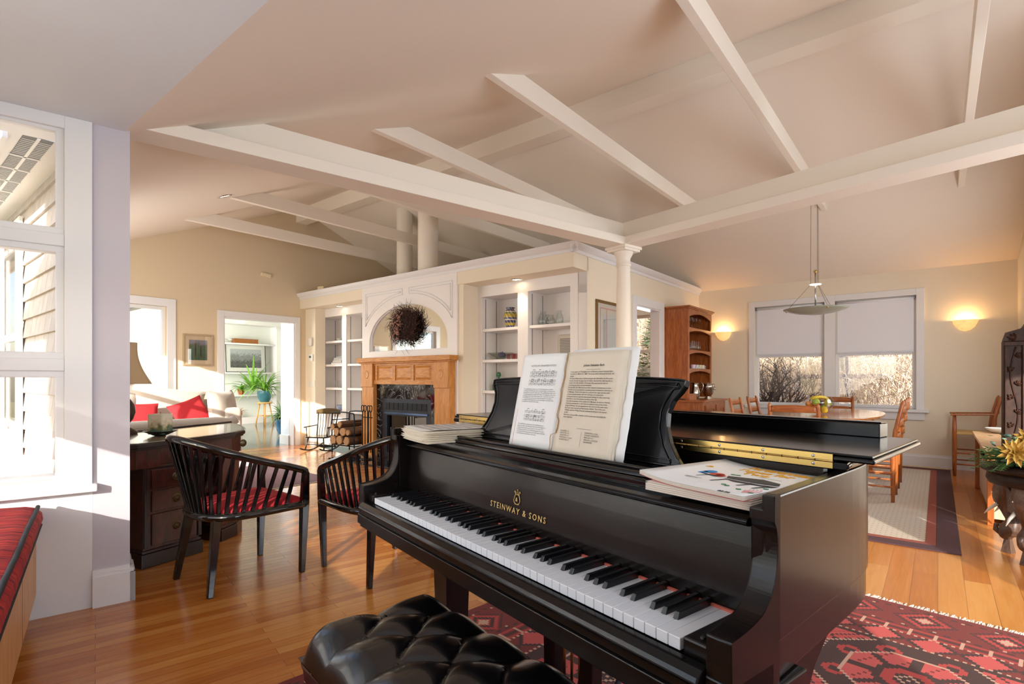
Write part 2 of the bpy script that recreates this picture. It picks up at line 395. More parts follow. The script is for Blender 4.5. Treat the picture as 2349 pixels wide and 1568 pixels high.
# cut the beams above the sloping ceiling by simply letting them run into the roof slab
beam('trim_1', b)
b = MB(N); b.box(4.047, 4.251, -1.4, WN+.204, 2.4461, 2.5221); b.box(4.173, 4.251, -1.4, WN+.204, 2.522, 2.7051)
beam('trim_2', b)
b = MB(F); b.box(-8.59, 2.8, 4.765, 4.965, 3.82, 4.08); beam('trim_3', b)
for i, A in enumerate((-7.36, -6.08, -4.80, -3.53, -2.30, -1.05, .19)):
    z0, z1 = 3.13, 3.28
    b = MB(F); bb = lambda z: (z-2.0454)/.4167; bf = lambda z: 4.865+(4.07-z)/.396
    b.add([(A+s*.028, B, z) for s in (-1, 1) for B, z in ((bb(z0), z0), (bf(z0), z0), (bf(z1), z1), (bb(z1), z1))],
          [(3, 2, 1, 0), (4, 5, 6, 7), (0, 1, 5, 4), (1, 2, 6, 5), (2, 3, 7, 6), (3, 0, 4, 7)])
    beam('trim_%d' % (4+i), b)
# ---------------------------------------------------------------- column
cx, cy = 4.149, WN+.102
t = thing('column', 'round white column with moulded capital under the meeting point of two beams', 'column', N @ Vector((cx, cy, 0)), ANG_N)
b = MB(); b.lathe([(.085, 0), (.085, .05), (.078, .1), (.078, 1.2), (.066, 2.25), (.066, 2.262)], 32); obj('shaft', b, BEAM, t)
b = MB(); b.lathe([(.067, 2.255), (.075, 2.262), (.075, 2.275), (.068, 2.282), (.068, 2.33), (.075, 2.345), (.092, 2.38), (.096, 2.398)], 32)
b.box(-.115, .115, -.115, .115, 2.398, 2.42); b.box(-.128, .128, -.128, .128, 2.42, 2.4455); obj('capital', b, BEAM, t)
b = MB(); b.box(-.11, .11, -.11, .11, 0.0, .05); obj('base', b, BEAM, t, .003)
# ================================================================ built-in box with fireplace and bookcases
B0, B1, ZB = 4.838, 5.13, 2.2
ops = [(-8.45, -7.78), (-7.66, -6.9), (-4.64, -4.035), (-3.877, -3.272)]
b = MB(F); b.holed(-8.59, -3.0505, 0, 2.34, B1, B1+.03, [(a, c, .1, ZB) for a, c in ops])
struct('wall_bookcase', b, WHITE)
b = MB(F); b.box(-8.59, -6.801, B0, B1+.03, 2.34, 2.585); b.box(-4.789, -3.05, B0, B1+.03, 2.34, 2.585); b.box(-6.801, -4.789, B0+.05, B1+.03, 2.34, 2.584); b.box(-8.59, -3.05, B1+.03, 8.68, 2.5, 2.584)
b.box(-8.59, -8.28, 4.94, B1, 0, 2.34); b.box(-4.79, -4.70, 4.86, B1, 0, 2.34)
struct('wall_soffit', b, WALL)
XF = F @ Matrix.Translation((-3.05, 0, 0)) @ Matrix.Rotation(PI/2, 4, 'Z')     # local x -> B, y -> -A
b = MB(XF); b.holed(B1, 8.68, 0, 2.5, 0, .12, [(6.35, 7.12, -.1, 2.1)])
struct('wall_box_side', b, WALL)
# breast
b = MB(F); 
pts = []; AC, AR, AZ, AH = -5.79, .83, 1.66, .52
AW0, AW1 = -6.80, -4.79
arc = [(AC+AR*math.cos(PI*i/32), AZ+AH*math.sin(PI*i/32)) for i in range(33)]
BF = B0-.006; b.box(AW0, AC-AR, BF, B1, 0, 2.5); b.box(AC+AR, AW1, BF, B1, 0, 2.5); b.box(AC-AR, AC+AR, BF, B1, 1.0, 1.535)
top = [(AC+AR, 2.585), (AC+AR, AZ)]+arc[1:-1]+[(AC-AR, AZ), (AC-AR, 2.585)]
# front sheet above the arch as strips
for (xa, za), (xb, zb) in zip(arc[:-1], arc[1:]):
    b.add([(xa, BF, za), (xb, BF, zb), (xb, BF, 2.5), (xa, BF, 2.5), (xa, BF+.046, za), (xb, BF+.046, zb), (xb, BF+.046, 2.5), (xa, BF+.046, 2.5)],
          [(1, 0, 3, 2), (0, 1, 5, 4), (4, 5, 6, 7), (2, 3, 7, 6)])
struct('wall_chimney_breast', b, WHITE)
b = MB(F)
def crown(b, M0):
    pass
prof = [(0, 2.50), (-.012, 2.50), (-.014, 2.535), (-.03, 2.545), (-.05, 2.565), (-.065, 2.585), (-.065, 2.6), (0, 2.6)]
b.prismx([(B0+y, z) for y, z in prof], -8.59, -2.985)
b2 = MB(XF); b2.prismx([(y, z) for y, z in prof], B0-.06, 8.68); b.v += [v for v in b2.v]; o = len(b.v)-len(b2.v); b.f += [[i+o for i in f] for f in b2.f]; b.sm += b2.sm; b.mi += b2.mi
struct('trim_11', b, TRIM)
# moulded panels on the breast
def panel(poly, r=.008):
    p = [(x, BF-.001, z) for x, z in poly]; b.tube(p, r, 6, closed=True)
b = MB(F)
def aarc(ar, ah, x): return AZ+ah*math.sqrt(max(0, 1-((x-AC)/ar)**2))
for s in (-1, 1):
    for k, g in ((0, 0), (1, .035)):
        xin, xout = AC+s*(.07+g), AC+s*(.92-g)
        zt = 2.40-g
        low = [(AC+s*x, aarc(1.0+g, .66+g, AC+s*x)+.0) for x in [.07+g+(.85-2*g)*i/14 for i in range(15)]]
        panel([(xin, zt)]+low+[(xout, zt)])
struct('trim_12', b, TRIM)
# baseboards
def base(idx, M, x0, x1, h=.13):
    b = MB(M); b.prismx([(0, 0), (-.018, 0), (-.018, h-.03), (-.012, h-.02), (-.008, h), (0, h)], x0, x1)
    struct('baseboard_'+idx, b, TRIM)
base('dining', DW, -3.05, .74, .16)
base('left', GF, .9, 3.47); base('soffit_left', F @ Matrix.Translation((0, 4.94, 0)), -8.59, -8.28)
base('box_side', XF, B1, 6.25)
b = MB(N); b.box(-.011, .163, WN-.022, WN, 0, .15); b.box(-.011, .157, WN-.016, WN, .15, .168); b.box(-.011, .150, WN-.01, WN, .168, .185)
b.box(.1407, .163, WN-.022, WN+.2, 0, .15); b.box(.1407, .152, WN-.01, WN+.2, .15, .185)
struct('baseboard_stub', b, TRIM)
# door casings
def casing(idx, M, x0, x1, zt, w=.1, jd=.14, left=True):
    b = MB(M); b.box(x0-w, x0, -.02, .0, 0, zt+w); b.box(x1, x1+w, -.02, .0, 0, zt+w); b.box(x0, x1, -.02, .0, zt, zt+w)
    b.box(x0-.001, x0+.018, -.002, jd, 0, zt); b.box(x1-.018, x1+.001, -.002, jd, 0, zt); b.box(x0, x1, -.002, jd, zt-.018, zt+.001)
    struct('door_%d' % idx, b, TRIM, bevel=.002)
casing(1, GF, 3.58, 4.74, 2.10, w=.09)
casing(2, XF, 6.35, 7.12, 2.10, w=.11)
# passage return of door 1 and the room behind the left wall
PB = mat('pale_blue_wall_paint', 'DDE6F0', .6)
b = MB(F); b.box(-9.02, -8.73, 4.72, 4.84, 0, 2.35); struct('wall_passage', b, PB)
b = MB(F @ Matrix.Translation((0, 4.72, 0))); b.box(-9.03, -8.73, -.02, 0, 0, .16); struct('baseboard_passage', b, TRIM)
GRW = mat('garden_room_wall', 'E9EDE6', .7)
b = MB(F); b.box(-14.1, -13.9, 3.25, 8.1, 0, 2.8); b.box(-13.9, -8.73, 8.0, 8.1, 0, 2.8); b.holed(-13.9, -8.73, 0, 2.8, 3.15, 3.25, [(-13.4, -9.7, .5, 2.4)]); b.box(-14.1, -8.73, 3.15, 8.1, 2.72, 2.8)
struct('wall_garden_room', b, GRW)
# kitchen behind the box : plain inner partitions
b = MB(F); b.box(-6.2, -6.1, 5.6, 8.68, 0, 2.5); b.box(-6.2, -3.17, 5.5, 5.6, 0, 2.5)
struct('wall_kitchen', b, mat('kitchen_wall', 'C98F5E', .7))
# ================================================================ piano
def ebony(name, c, rough, coat=.5, brush=True):
    m = mat(name, c, rough, coat=coat, spec=.28); m.node_tree.nodes['Principled BSDF'].inputs['Coat Roughness'].default_value = .12
    if brush:
        n, l, p = nt(m); g = n.new('ShaderNodeTexCoord'); mp = n.new('ShaderNodeMapping'); mp.inputs['Scale'].default_value = (4, 4, 90)
        t = n.new('ShaderNodeTexNoise'); t.inputs['Scale'].default_value = 6; t.inputs['Detail'].default_value = 4
        b = n.new('ShaderNodeBump'); b.inputs['Strength'].default_value = .12; b.inputs['Distance'].default_value = .0006
        r = ramp(n, [(.3, c), (.85, '1E1613')])
        l.new(g.outputs['Object'], mp.inputs[0]); l.new(mp.outputs[0], t.inputs['Vector']); l.new(t.outputs['Fac'], b.inputs['Height']); l.new(b.outputs[0], p.inputs['Normal'])
        l.new(t.outputs['Fac'], r.inputs['Fac']); l.new(r.outputs[0], p.inputs['Base Color'])
    return m
EB = ebony('piano_satin_black', '0E0B0A', .26, .12)
EBG = ebony('piano_polished_black', '0B0A0B', .15, .16, False)
BRASS = mat('brass', 'C6A865', .28, 1); STEEL = mat('steel', 'B9BCC0', .25, 1)
IV = mat('ivory_key', 'EDF0F4', .25, coat=.3); BK = mat('black_key', '101114', .28, coat=.2)
pn = thing('grand_piano', 'black grand piano with open keyboard and gold lettering on the fallboard', 'piano', (-.4705, 1.812, 0), ANG_P)
def rimpath(o=0):
    P = [(1.3225, .1156), (1.306, .32), (1.289, .515), (1.268, .62), (1.215, .74), (1.12, .87), (.98, .99), (.84, 1.10), (.72, 1.24), (.63, 1.38), (.55, 1.49), (.43, 1.57), (.28, 1.61), (.12, 1.60), (-.02, 1.54), (-.085, 1.44), (-.098, 1.3), (-.098, .1156)]
    q = smoothpath([(x, y, 0) for x, y in P[1:-1]], 4); P = [P[0]]+[(v.x, v.y) for v in q]+[P[-1]]
    if not o: return P
    R = []
    for i, p in enumerate(P):
        a = Vector(P[max(i-1, 0)]); c = Vector(P[min(i+1, len(P)-1)]); d = (c-a).normalized()
        R.append((p[0]+d.y*o, p[1]-d.x*o))
    return R
def ring(b, o0, o1, z0, z1):
    A, B = rimpath(o0), rimpath(o1); n = len(A)
    vs = [(x, y, z) for z in (z0, z1) for P in (A, B) for x, y in P]
    fs = []
    for i in range(n-1):
        a0, a1, b0, b1 = i, i+1, n+i, n+i+1
        fs += [(a1, a0, a0+2*n, a1+2*n), (b0, b1, b1+2*n, b0+2*n), (a0+2*n, b0+2*n, b1+2*n, a1+2*n), (a0, a1, b1, b0)]
    fs += [(0, n, 3*n, 2*n), (n-1, 3*n-1, 4*n-1, 2*n-1)]
    b.add(vs, fs)
b = MB(); ring(b, 0, -.023, .73, .9585); ring(b, -.0231, -.044, .735, .935); ring(b, -.004, -.05, .667, .73); obj('case_rim', b, EB, pn, .003)
armp = [(-.016, .60), (-.016, .766), (.02, .770), (.051, .777), (.073, .786), (.091, .8015), (.1024, .819), (.110, .84), (.114, .865), (.1145, .889), (.111, .907), (.1045, .918), (.1045, .9585), (.1155, .9585), (.1155, .60)]
_c = smoothpath([(0, y, z) for y, z in armp[1:12]], 4)
armp = [armp[0]]+[(v.y, v.z) for v in _c]+armp[12:]
for s, (k0, k1) in (('treble', (1.279, 1.323)), ('bass', (-.098, -.054))):
    b = MB(); inn, ou = (k0, k1) if k0 > 0 else (k1, k0); km = inn+(.021 if k0 > 0 else -.021)
    ch = {}; V = []; Fc = []
    def vv(x, y, z):
        q = (round(x, 5), round(y, 5), round(z, 5))
        if q not in ch: ch[q] = len(V); V.append(q)
        return ch[q]
    path = [(y, max(z, .664)) for y, z in armp if z <= .919 and y < .1152 and not (y > .1149 and z < .7)]+[(.1045, .935)]
    for (ya, za), (yb, zb) in zip(path[:-1], path[1:]):
        for xa, xb in ((inn, km), (km, ou)): Fc.append([vv(xa, ya, za), vv(xb, ya, za), vv(xb, yb, zb), vv(xa, yb, zb)])
    yb_ = .1155; n_ = len(path)
    Fc += [[vv(km, .1045, .935), vv(ou, .1045, .935), vv(ou, .1045, .9585), vv(km, .1045, .9585)], [vv(km, .1045, .9585), vv(ou, .1045, .9585), vv(ou, yb_, .9585), vv(km, yb_, .9585)],
           [vv(inn, .1045, .935), vv(km, .1045, .935), vv(km, yb_, .935), vv(inn, yb_, .935)], [vv(km, .1045, .935), vv(km, .1045, .9585), vv(km, yb_, .9585), vv(km, yb_, .935)],
           [vv(ou, y, z) for y, z in path]+[vv(ou, .1045, .9585), vv(ou, yb_, .9585), vv(ou, yb_, .664)], [vv(inn, y, z) for y, z in path]+[vv(inn, yb_, .935), vv(inn, yb_, .664)],
           [vv(inn, yb_, .664), vv(inn, yb_, .935), vv(km, yb_, .935), vv(km, yb_, .9585), vv(ou, yb_, .9585), vv(ou, yb_, .664)]]
    b.add(V, Fc)
    b.box(k0-.004, k1+.004, -.022, .2, .629, .664); b.box(k0+(.0 if k0 > 0 else -.0), k1, -.019, .1, .664, .706)
    obj('arm', b, EB, pn, .003)
b = MB(); b.box(-.054, 1.279, -.03, .36, .629, .668); b.box(-.054, 1.279, -.024, -.004, .668, .692); obj('keybed', b, EB, pn, .002)
b = MB(); b.prismx([(-.004, .690), (-.036, .690), (-.038, .695), (-.034, .704), (-.022, .712), (-.008, .714), (-.004, .712)], -.054, 1.279, smooth=False); obj('key_slip', b, EBG, pn, .003)
for k0, k1 in ((-.054, -.004), (1.229, 1.279)):
    b = MB(); b.box(k0, k1, 0, .15, .70, .738); b.ball(((k0+k1)/2, .018, .738), .006, n=10, m=6); obj('key_block', b, EB, pn, .004)
# keys
W = 1.225/52
b = MB(); b.box(.0006, W-.0006, 0, .150, .7125, .732); wk0 = obj('white_key', b, IV, pn, .0012, 2)
for i in range(1, 52):
    o = wk0.copy(); C.objects.link(o); o.parent = pn; o.location = (i*W, 0, 0)
b = MB(); w, w2 = .0056, .0042
b.add([(-w, .050, .7315), (w, .050, .7315), (w, .150, .7315), (-w, .150, .7315), (-w2, .057, .7435), (w2, .057, .7435), (w2, .150, .745), (-w2, .150, .745)],
      [(3, 2, 1, 0), (4, 5, 6, 7), (0, 1, 5, 4), (1, 2, 6, 5), (2, 3, 7, 6), (3, 0, 4, 7)])
bk0 = None
for i in range(51):
    if (i % 7) in (0, 2, 3, 5, 6):     # A0 B0 | C D E F G : sharps after A, C, D, F, G
        q = (i+1)*W+{0: .001, 2: -.0012, 3: .0012, 5: -.0015, 6: 0}[i % 7]
        if bk0 is None: bk0 = obj('black_key', b, BK, pn, .0008); bk0.location = (q, 0, 0)
        else:
            o = bk0.copy(); C.objects.link(o); o.parent = pn; o.location = (q, 0, 0)
b = MB(); b.box(-.004, 1.229, .1465, .1525, .7322, .7362); obj('felt_strip', b, mat('red_felt', 'D9705C', .9), pn)
# fallboard
fp = [(.153, .736), (.1525, .76), (.156, .80), (.161, .85), (.166, .893), (.178, .893), (.178, .736)]
b = MB(); b.prismx(fp, -.054, 1.279, smooth=False); fb = obj('fallboard', b, EB, pn)
b = MB(); b.prismx([(.172, .892), (.139, .892), (.131, .896), (.129, .901), (.132, .906), (.145, .910), (.172, .912)], -.06, 1.262); b.prismx([(.19, .912), (.172, .912), (.172, .917), (.19, .928), (.20, .926)], -.054, 1.279)
obj('fallboard_lip', b, EBG, fb, .0015)
GOLD = mat('gold_lettering', 'E2C27C', .35, .6)
TM = Matrix.Translation((.599, .1525, .776)) @ Matrix.Rotation(PI/2-.10, 4, 'X')
text('STEINWAY & SONS', .0225, TM, GOLD, 'gold_letters', fb, space=1.32, offset=.0001, label='gold lettering')
b = MB(Matrix.Translation((.599, .1545, .803)) @ Matrix.Rotation(-.10, 4, 'X'))
for s in (-1, 1):
    b.tube([(s*.004, 0, .0), (s*.011, 0, .002), (s*.0135, 0, .009), (s*.011, 0, .017), (s*.0075, 0, .024), (s*.007, 0, .030), (s*.0105, 0, .034), (s*.013, 0, .031), (s*.011, 0, .029)], .0011, 6)
    b.tube([(s*.002, 0, .024), (s*.002, 0, .035)], .0005, 6)
b.tube([(-.008, 0, .0245), (.008, 0, .0245)], .0008, 6); b.tube([(-.009, 0, -.001), (.009, 0, -.001)], .0012, 6); b.ball((0, 0, .037), .0018, n=8, m=6)
obj('lyre_emblem', b, GOLD, fb)
text('&', .015, Matrix.Translation((.599, .1535, .810)) @ Matrix.Rotation(PI/2-.10, 4, 'X'), GOLD, 'ampersand', fb)
# top surfaces
b = MB(); b.box(-.054, 1.279, .172, .40, .905, .925); obj('inner_deck', b, EBG, pn, .001)
b = MB(); b.prismx([(.36, .925), (.198, .925), (.196, .93), (.198, .936), (.205, .94), (.36, .94)], .13, 1.06); b.prismx([(.225, .94), (.207, .94), (.206, .946), (.211, .949), (.225, .948)], .14, 1.05); obj('music_shelf', b, EBG, pn, .001)
# music desk
dk = [(1.022, 0), (1.0, .022), (.974, .055), (.957, .092), (.953, .125), (.962, .155), (.978, .175), (.987, .19), (.989, .205)]
top = [(.597+(.392)*math.cos(PI*i/12), .205+.012*math.sin(PI*i/12)) for i in range(1, 12)]
out = dk+top+[(1.194-x, h) for x, h in reversed(dk)]
DM = Matrix(((1, 0, 0, 0), (0, .285, -.958, .298), (0, .958, .285, .940), (0, 0, 0, 1)))   # x, up, normal(towards player)
def inset(P, d):
    R = []; n = len(P)
    for i in range(n):
        a = Vector(P[i-1]); p = Vector(P[i]); c = Vector(P[(i+1) % n])
        d1 = (p-a).normalized(); d2 = (c-p).normalized(); n1 = Vector((-d1.y, d1.x)); n2 = Vector((-d2.y, d2.x))
        m = (n1+n2); m.normalize(); k = d/max(.5, m.dot(n1)); q = p+m*k; R.append((q.x, q.y))
    return R
b = MB(DM); b.prism(out, -.014, 0); b.prism(inset(out, .022), 0, .002)
b2 = inset(out, .021); b.tube([(x, y, .0015) for x, y in b2], .0022, 6, closed=True); b.tube([(x, y, .001) for x, y in inset(out, .003)], .003, 6, closed=True)
obj('music_desk', b, EBG, pn, .002)
# lids
lid = [p for p in rimpath(.012) if p[1] > .375]; lid = [(1.318, .38)]+lid+[(-.112, .38)]
b = MB(); b.prism(lid, .967, .982); b.prism([(x+(.003 if x > .6 else -.003), y) for x, y in lid], .9705, .979); obj('main_lid', b, EBG, pn, .003)
fl = [(1.362, .381), (1.338, .60), (1.315, .795), (-.105, .795), (-.108, .381)]
b = MB(); b.prism(fl, .984, .993); b.prism(inset(fl, .004), .993, .999); obj('folded_front_lid', b, EBG, pn, .003)
b = MB(); b.box(.0, 1.25, .742, .792, .999, 1.032); b.box(.0, 1.2495, .752, .79, 1.032, 1.036); obj('lid_rail', b, EBG, pn, .002)
b = MB(); b.box(-.05, 1.275, .382, .40, .925, .967); obj('lid_support_board', b, EB, pn)
b = MB(); K0, K1 = -.07, 1.293
b.box(K0, K1, .3785, .381, .9845, .9965); b.box(K0, K1, .3785, .381, .9695, .9815)
b.tube([(K0, .3785, .983), (K1, .3785, .983)], .0022, 8); hg = obj('piano_hinge', b, BRASS, pn)
b = MB()
for i in range(int((K1-K0)/.032)): x = K0+.02+i*.032; b.box(x, x+.0012, .3758, .377, .9805, .9855)
obj('knuckle_gaps', b, mat('dark_gap', '1A140A', .8), hg)
b = MB()
for i in range(14):
    x = K1-.035-i*.1
    for z in (.9905, .9755): b.ball((x, .3785, z), .0034, sy=.4, n=8, m=6)
obj('screws', b, STEEL, hg)
# legs, lyre
def taper(k, d, w0, w1, z0=.06, z1=.63):
    b = MB(); b.bar((k, d, z0), (k, d, z1), w1, w1, up=(0, 1, 0), w2=w0, h2=w0); o = obj('leg', b, EB, pn, .003)
    b = MB(); b.tube([(k, d-.012, .028), (k, d+.012, .028)], .028, 16); b.tube([(k, d, .03), (k, d, .07)], .014, 10); obj('caster', b, BRASS, o); return o
taper(.075, .26, .105, .075); taper(.40, 1.38, .105, .075, z1=.667)
b = MB(); prf = [(.03, .667), (.03, .63), (.10, .60), (.13, .54), (.145, .44), (.16, .06), (.235, .06), (.25, .44), (.262, .50), (.285, .56), (.32, .61), (.37, .65), (.42, .667)]
b.prismx(prf, 1.205, 1.287); o = obj('leg', b, EB, pn, .003)
b = MB(); b.tube([(1.263, .185, .028), (1.263, .21, .028)], .028, 16); obj('caster', b, BRASS, o)
b = MB(); b.prism([(x, y) for x, y in rimpath(-.05)], .668, .685); obj('bottom_board', b, EB, pn)
b = MB()
for k in (.584, .734): b.bar((k, .30, .63), (k, .30, .20), .05, .045, up=(0, 1, 0), w2=.04, h2=.04)
b.box(.53, .79, .24, .36, .60, .66); b.box(.54, .78, .20, .38, .13, .205)
obj('pedal_lyre', b, EB, pn, .004)
b = MB()
for k in (.63, .66, .69): b.tube([(k, .30, .2), (k, .30, .63)], .004, 8)
for k in (.60, .66, .72): b.bar((k, .22, .15), (k, .13, .10), .028, .008)
obj('pedals_and_rods', b, BRASS, pn)
b = MB()
for k in (.60, .72): b.tube([(k, .36, .19), (k, .66, .655)], .009, 8)
obj('lyre_braces', b, mat('grey_steel', '6D7B8C', .35, .7), pn)
# ================================================================ open music book on the desk
PAPER = mat('white_paper', 'F4F3F0', .8); AGED = mat('aged_paper', 'EDE0CB', .85, var=.14, vscale=14); EDGE = mat('page_edges', 'D9C29C', .9, var=.3, vscale=60)
INK = mat('printing_ink', '3A3733', .9); INK2 = mat('grey_ink', '8B8B8B', .9); BROWN = mat('browned_paper', 'C39A66', .9, var=.3, vscale=30)
bkM = Matrix(((1, 0, 0, 0), (0, .219, -.9757, .236), (0, .9757, .219, .9415), (0, 0, 0, 1)))
sb = thing('music_book', 'open music book with white left page and yellowed right pages on the piano desk', 'sheet music', PM @ Vector((.66, .24, .94)), ANG_P)
SM = Matrix.Translation((-.66, -.24, -.94)) @ bkM
def page(b, x0, x1, h0, h1, z0, bul, n=14, rag=0, curl=0, mi=0):
    r = random.Random(int(x0*1000)+int(z0*1e5))
    rg = [r.uniform(-1, 1)*rag for _ in range(n+1)]
    def f(u, v):
        e = 0
        if rag and u > .99: e = rg[int(round(v*n))]
        return (x0+(x1-x0)*u+e, h0+(h1-h0)*v+curl*math.sin(PI*u)*v, z0+bul*math.sin(PI*u)**.8)
    b.grid(f, 12, n, mi)
b = MB(SM)
for k in range(5): page(b, .662-.0005*k, .478-.004*k, .001*k, .274, .0015+.0012*k, .006)
lp = obj('left_pages', b, PAPER, sb, solid=.0008)
b = MB(SM)
for k in range(3): page(b, .675, .897+.004*k, .004*k, .282-.002*k, .0015+.001*k, .004, rag=.0015)
obj('back_pages', b, PAPER, sb, solid=.0008)
b = MB(SM)
for k in range(7): page(b, .668-.001*k, .876+.0045*math.sin(k*2.1), -.004, .273-.001*(k % 3), .006+.0011*k, .004, rag=.0035)
rp = obj('right_pages', b, AGED, sb, solid=.0007)
# torn brown margin of the top old sheet
b = MB(SM); pts = []
r = random.Random(3)
for i in range(40):
    h = -.004+.275*i/39; pts.append((.664+.0015*math.sin(i*.7)+r.uniform(-.001, .001)-(.012 if h < .05 else 0)+(.006 if .05 < h < .09 else 0), h))
for (xa, ha), (xb, hb) in zip(pts[:-1], pts[1:]): b.add([(xa, ha, .0165), (xa+.0035, ha, .0172), (xb+.0035, hb, .0172), (xb, hb, .0165)], [(0, 1, 2, 3)])
obj('torn_margin', b, BROWN, rp, solid=.0006)
b = MB(SM); page(b, .6655, .872, -.002, .270, .0138, .004, rag=.003); obj('front_sheet', b, AGED, rp, solid=.0006)
b = MB(SM); b.add([(.477, .0, .0085), (.4795, .0, .009), (.4795, .11, .009), (.4775, .11, .0085)], [(0, 1, 2, 3)]); obj('red_ribbon', b, mat('red_ink', 'C8312A', .7), lp)
def T2(x, h, z): return SM @ Matrix.Translation((x, h, z))
text('NOTES ON ORNAMENTATION', .0078, T2(.568, .236, .0135), INK2, 'printed_heading', lp, ext=0)
L1 = 'The embellishments which occur in the following pieces are played according to the tables given above and should begin on the beat of the principal note in every bar of the music. '
text(L1*3, .0048, T2(.497, .168, .0137), INK, 'printed_text', lp, ext=0, align='LEFT', w=.145, ls=1.1)
text(L1*2, .0048, T2(.497, .065, .0137), INK, 'printed_text', lp, ext=0, align='LEFT', w=.13, ls=1.15)
b = MB(SM)
def staff(x0, x1, h, notes=9, z=.0137):
    for k in range(5): b.box(x0, x1, h+k*.0016, h+k*.0016+.00022, z, z+.0001)
    for x in (x0, x1, (x0+x1)/2): b.box(x, x+.0004, h, h+.0064, z, z+.0001)
    r = random.Random(int(h*9999))
    for i in range(notes):
        x = x0+.008+(x1-x0-.012)*i/notes; y = h+r.uniform(-.001, .007)
        b.box(x, x+.0022, y, y+.0015, z, z+.00015); b.box(x+.0019, x+.0022, y, y+.007, z, z+.00015)
        if i % 3 == 0: b.box(x+.002, x+.010, y+.006, y+.0071, z, z+.00015)
for h in (.215, .205, .191, .181): staff(.515, .63, h, 11)
for h in (.100, .088, .078): staff(.52, .61, h, 7)
obj('printed_staves', b, INK, lp, kind='stuff')
text('Johann Sebastian Bach', .0082, T2(.775, .232, .0195), INK, 'printed_heading', rp, ext=0, offset=.00012)
L2 = ['In the quaint old Thuringian town of Eisenach, Johann Sebastian Bach was born on March 21, 1685. The house which witnessed his birth still stands.',
      'The boy\'s father was a violinist and gave the little fellow his first music lessons. At only the age of ten his father died and the child was left an orphan. An older brother, Christoph, then assumed the task of continuing the boy\'s musical education.',
      'Shortly after this, Bach was forced by reduced circumstances to leave Eisenach and be permitted to Luneburg where he became a chorister at St. Michaels. There in his teens he combined the organ and the violin and also became familiar with the technique of composition.',
      'In his great desire to get the best musical training, he often went long distances to hear the eminent musicians of the day.',
      'Upon the completion of his studies at St. Michaels, he went to Weimar, where he remained for a short time as violinist in the service of the Duke of Weimar. He was appointed to the church of the same name.',
      'Bach was twice married and had twenty children. Two of his sons, Wilhelm and Karl Philipp Emanuel, achieved eminence in the musical world.',
      'Bach was a very prolific composer and his works are remarkable for their originality.']
text('\n'.join(L2), .0054, T2(.693, .216, .0195), INK, 'printed_text', rp, ext=0, align='LEFT', w=.160, ls=1.12, offset=.00004)
text('BOURREE in A\nGAVOTTE in D\nGAVOTTE in G\nFANTASIA in C minor\nINVENTION in F', .0052, T2(.69, .058, .0195), INK, 'printed_text', rp, ext=0, align='LEFT', ls=1.1)
text('INVENTION in B flat\nITALIAN CONCERTO\nPRELUDE in C\nPRELUDE and FUGUE\nSARABANDE', .0052, T2(.78, .058, .0195), INK, 'printed_text', rp, ext=0, align='LEFT', ls=1.1)
b = MB(SM); b.box(.75, .80, .2235, .224, .0192, .0195); b.box(.75, .80, .0685, .069, .0192, .0195); b.box(.768, .7683, .022, .06, .0192, .0195); obj('printed_rules', b, INK, rp)
# ================================================================ stack of old sheet music, left
st = thing('sheet_music_stack', 'untidy stack of yellowed old sheet music lying at the far left of the piano', 'sheet music', PM @ Vector((.10, .25, .926)), ANG_P-.12)
r = random.Random(5)
b = MB()
for k in range(16):
    M0 = Matrix.Translation((r.uniform(-.008, .008), r.uniform(-.008, .008), k*.0024+.0006)) @ Matrix.Rotation(r.uniform(-.05, .05), 4, 'Z')
    b.M = M0; w, h = .11-.001*(k % 3), .148-.0015*(k % 4)
    c_ = r.uniform(.0, .004) if k < 14 else .004
    b.grid(lambda u, v: (-w+2*w*u, -h+2*h*v, c_*(abs(2*u-1)**2)*.5), 6, 4)
obj('old_sheets', b, AGED, st, solid=.0018)
b = MB(Matrix.Translation((0, 0, .0415))); b.grid(lambda u, v: (-.108+.216*u, -.145+.29*v, .003*(abs(2*u-1)**2)+.0008*math.sin(9*v)), 8, 6); ts = obj('top_sheet', b, mat('grey_aged_paper', 'DDD6CC', .85, var=.1, vscale=20), st, solid=.0006)
b = MB(Matrix.Translation((0, 0, .0425)))
for j in range(7):
    y = -.12+j*.036
    for q in range(5): b.box(-.09, .09, y+q*.0028, y+q*.0028+.0004, 0.0025, .0027)
    for q in range(14): x = -.085+q*.0125; b.box(x, x+.002, y+r.uniform(-.002, .012), y+.016, .0026, .0028)
obj('printed_notes', b, INK2, ts)
# ================================================================ two song books at the right
def songbook(name, label, loc, rz, w, h, t, cov, warp, red=False):
    o = thing(name, label, 'book', loc, rz)
    b = MB(); n = 10
    f = lambda z: (lambda u, v: (-w/2+w*u, -h/2+h*v, z+warp*(max(0, .45-u)**2)*4))
    for k in range(4): b.grid(f(t*k/4+.001), 10, 4)
    obj('pages', b, mat('cream_pages', 'F0E6D8', .85), o, solid=t/4*.8)
    b = MB(); b.grid(f(t+.0016), 12, 6); c_ = obj('cover', b, cov, o, solid=.0008)
    if red:
        b = MB(); b.grid(f(.0002), 10, 4); obj('red_back_cover', b, mat('red_cover', 'C8202F', .5), o, solid=.001)
    return o, c_
sp = PM @ Vector((1.172, .243, .926))
o1, c1 = songbook('song_book', 'thick cream song book lying underneath the illustrated song book', sp, ANG_P+.0, .212, .262, .014, mat('cream_cover', 'EFE3D3', .6), .0)
o2, c2 = songbook('song_book', 'illustrated song book with yellow lettering and price on its cover', sp+Vector((.006, .004, .0165)), ANG_P-.09, .228, .285, .006, mat('white_cover', 'F2F0EC', .4), .012, True)
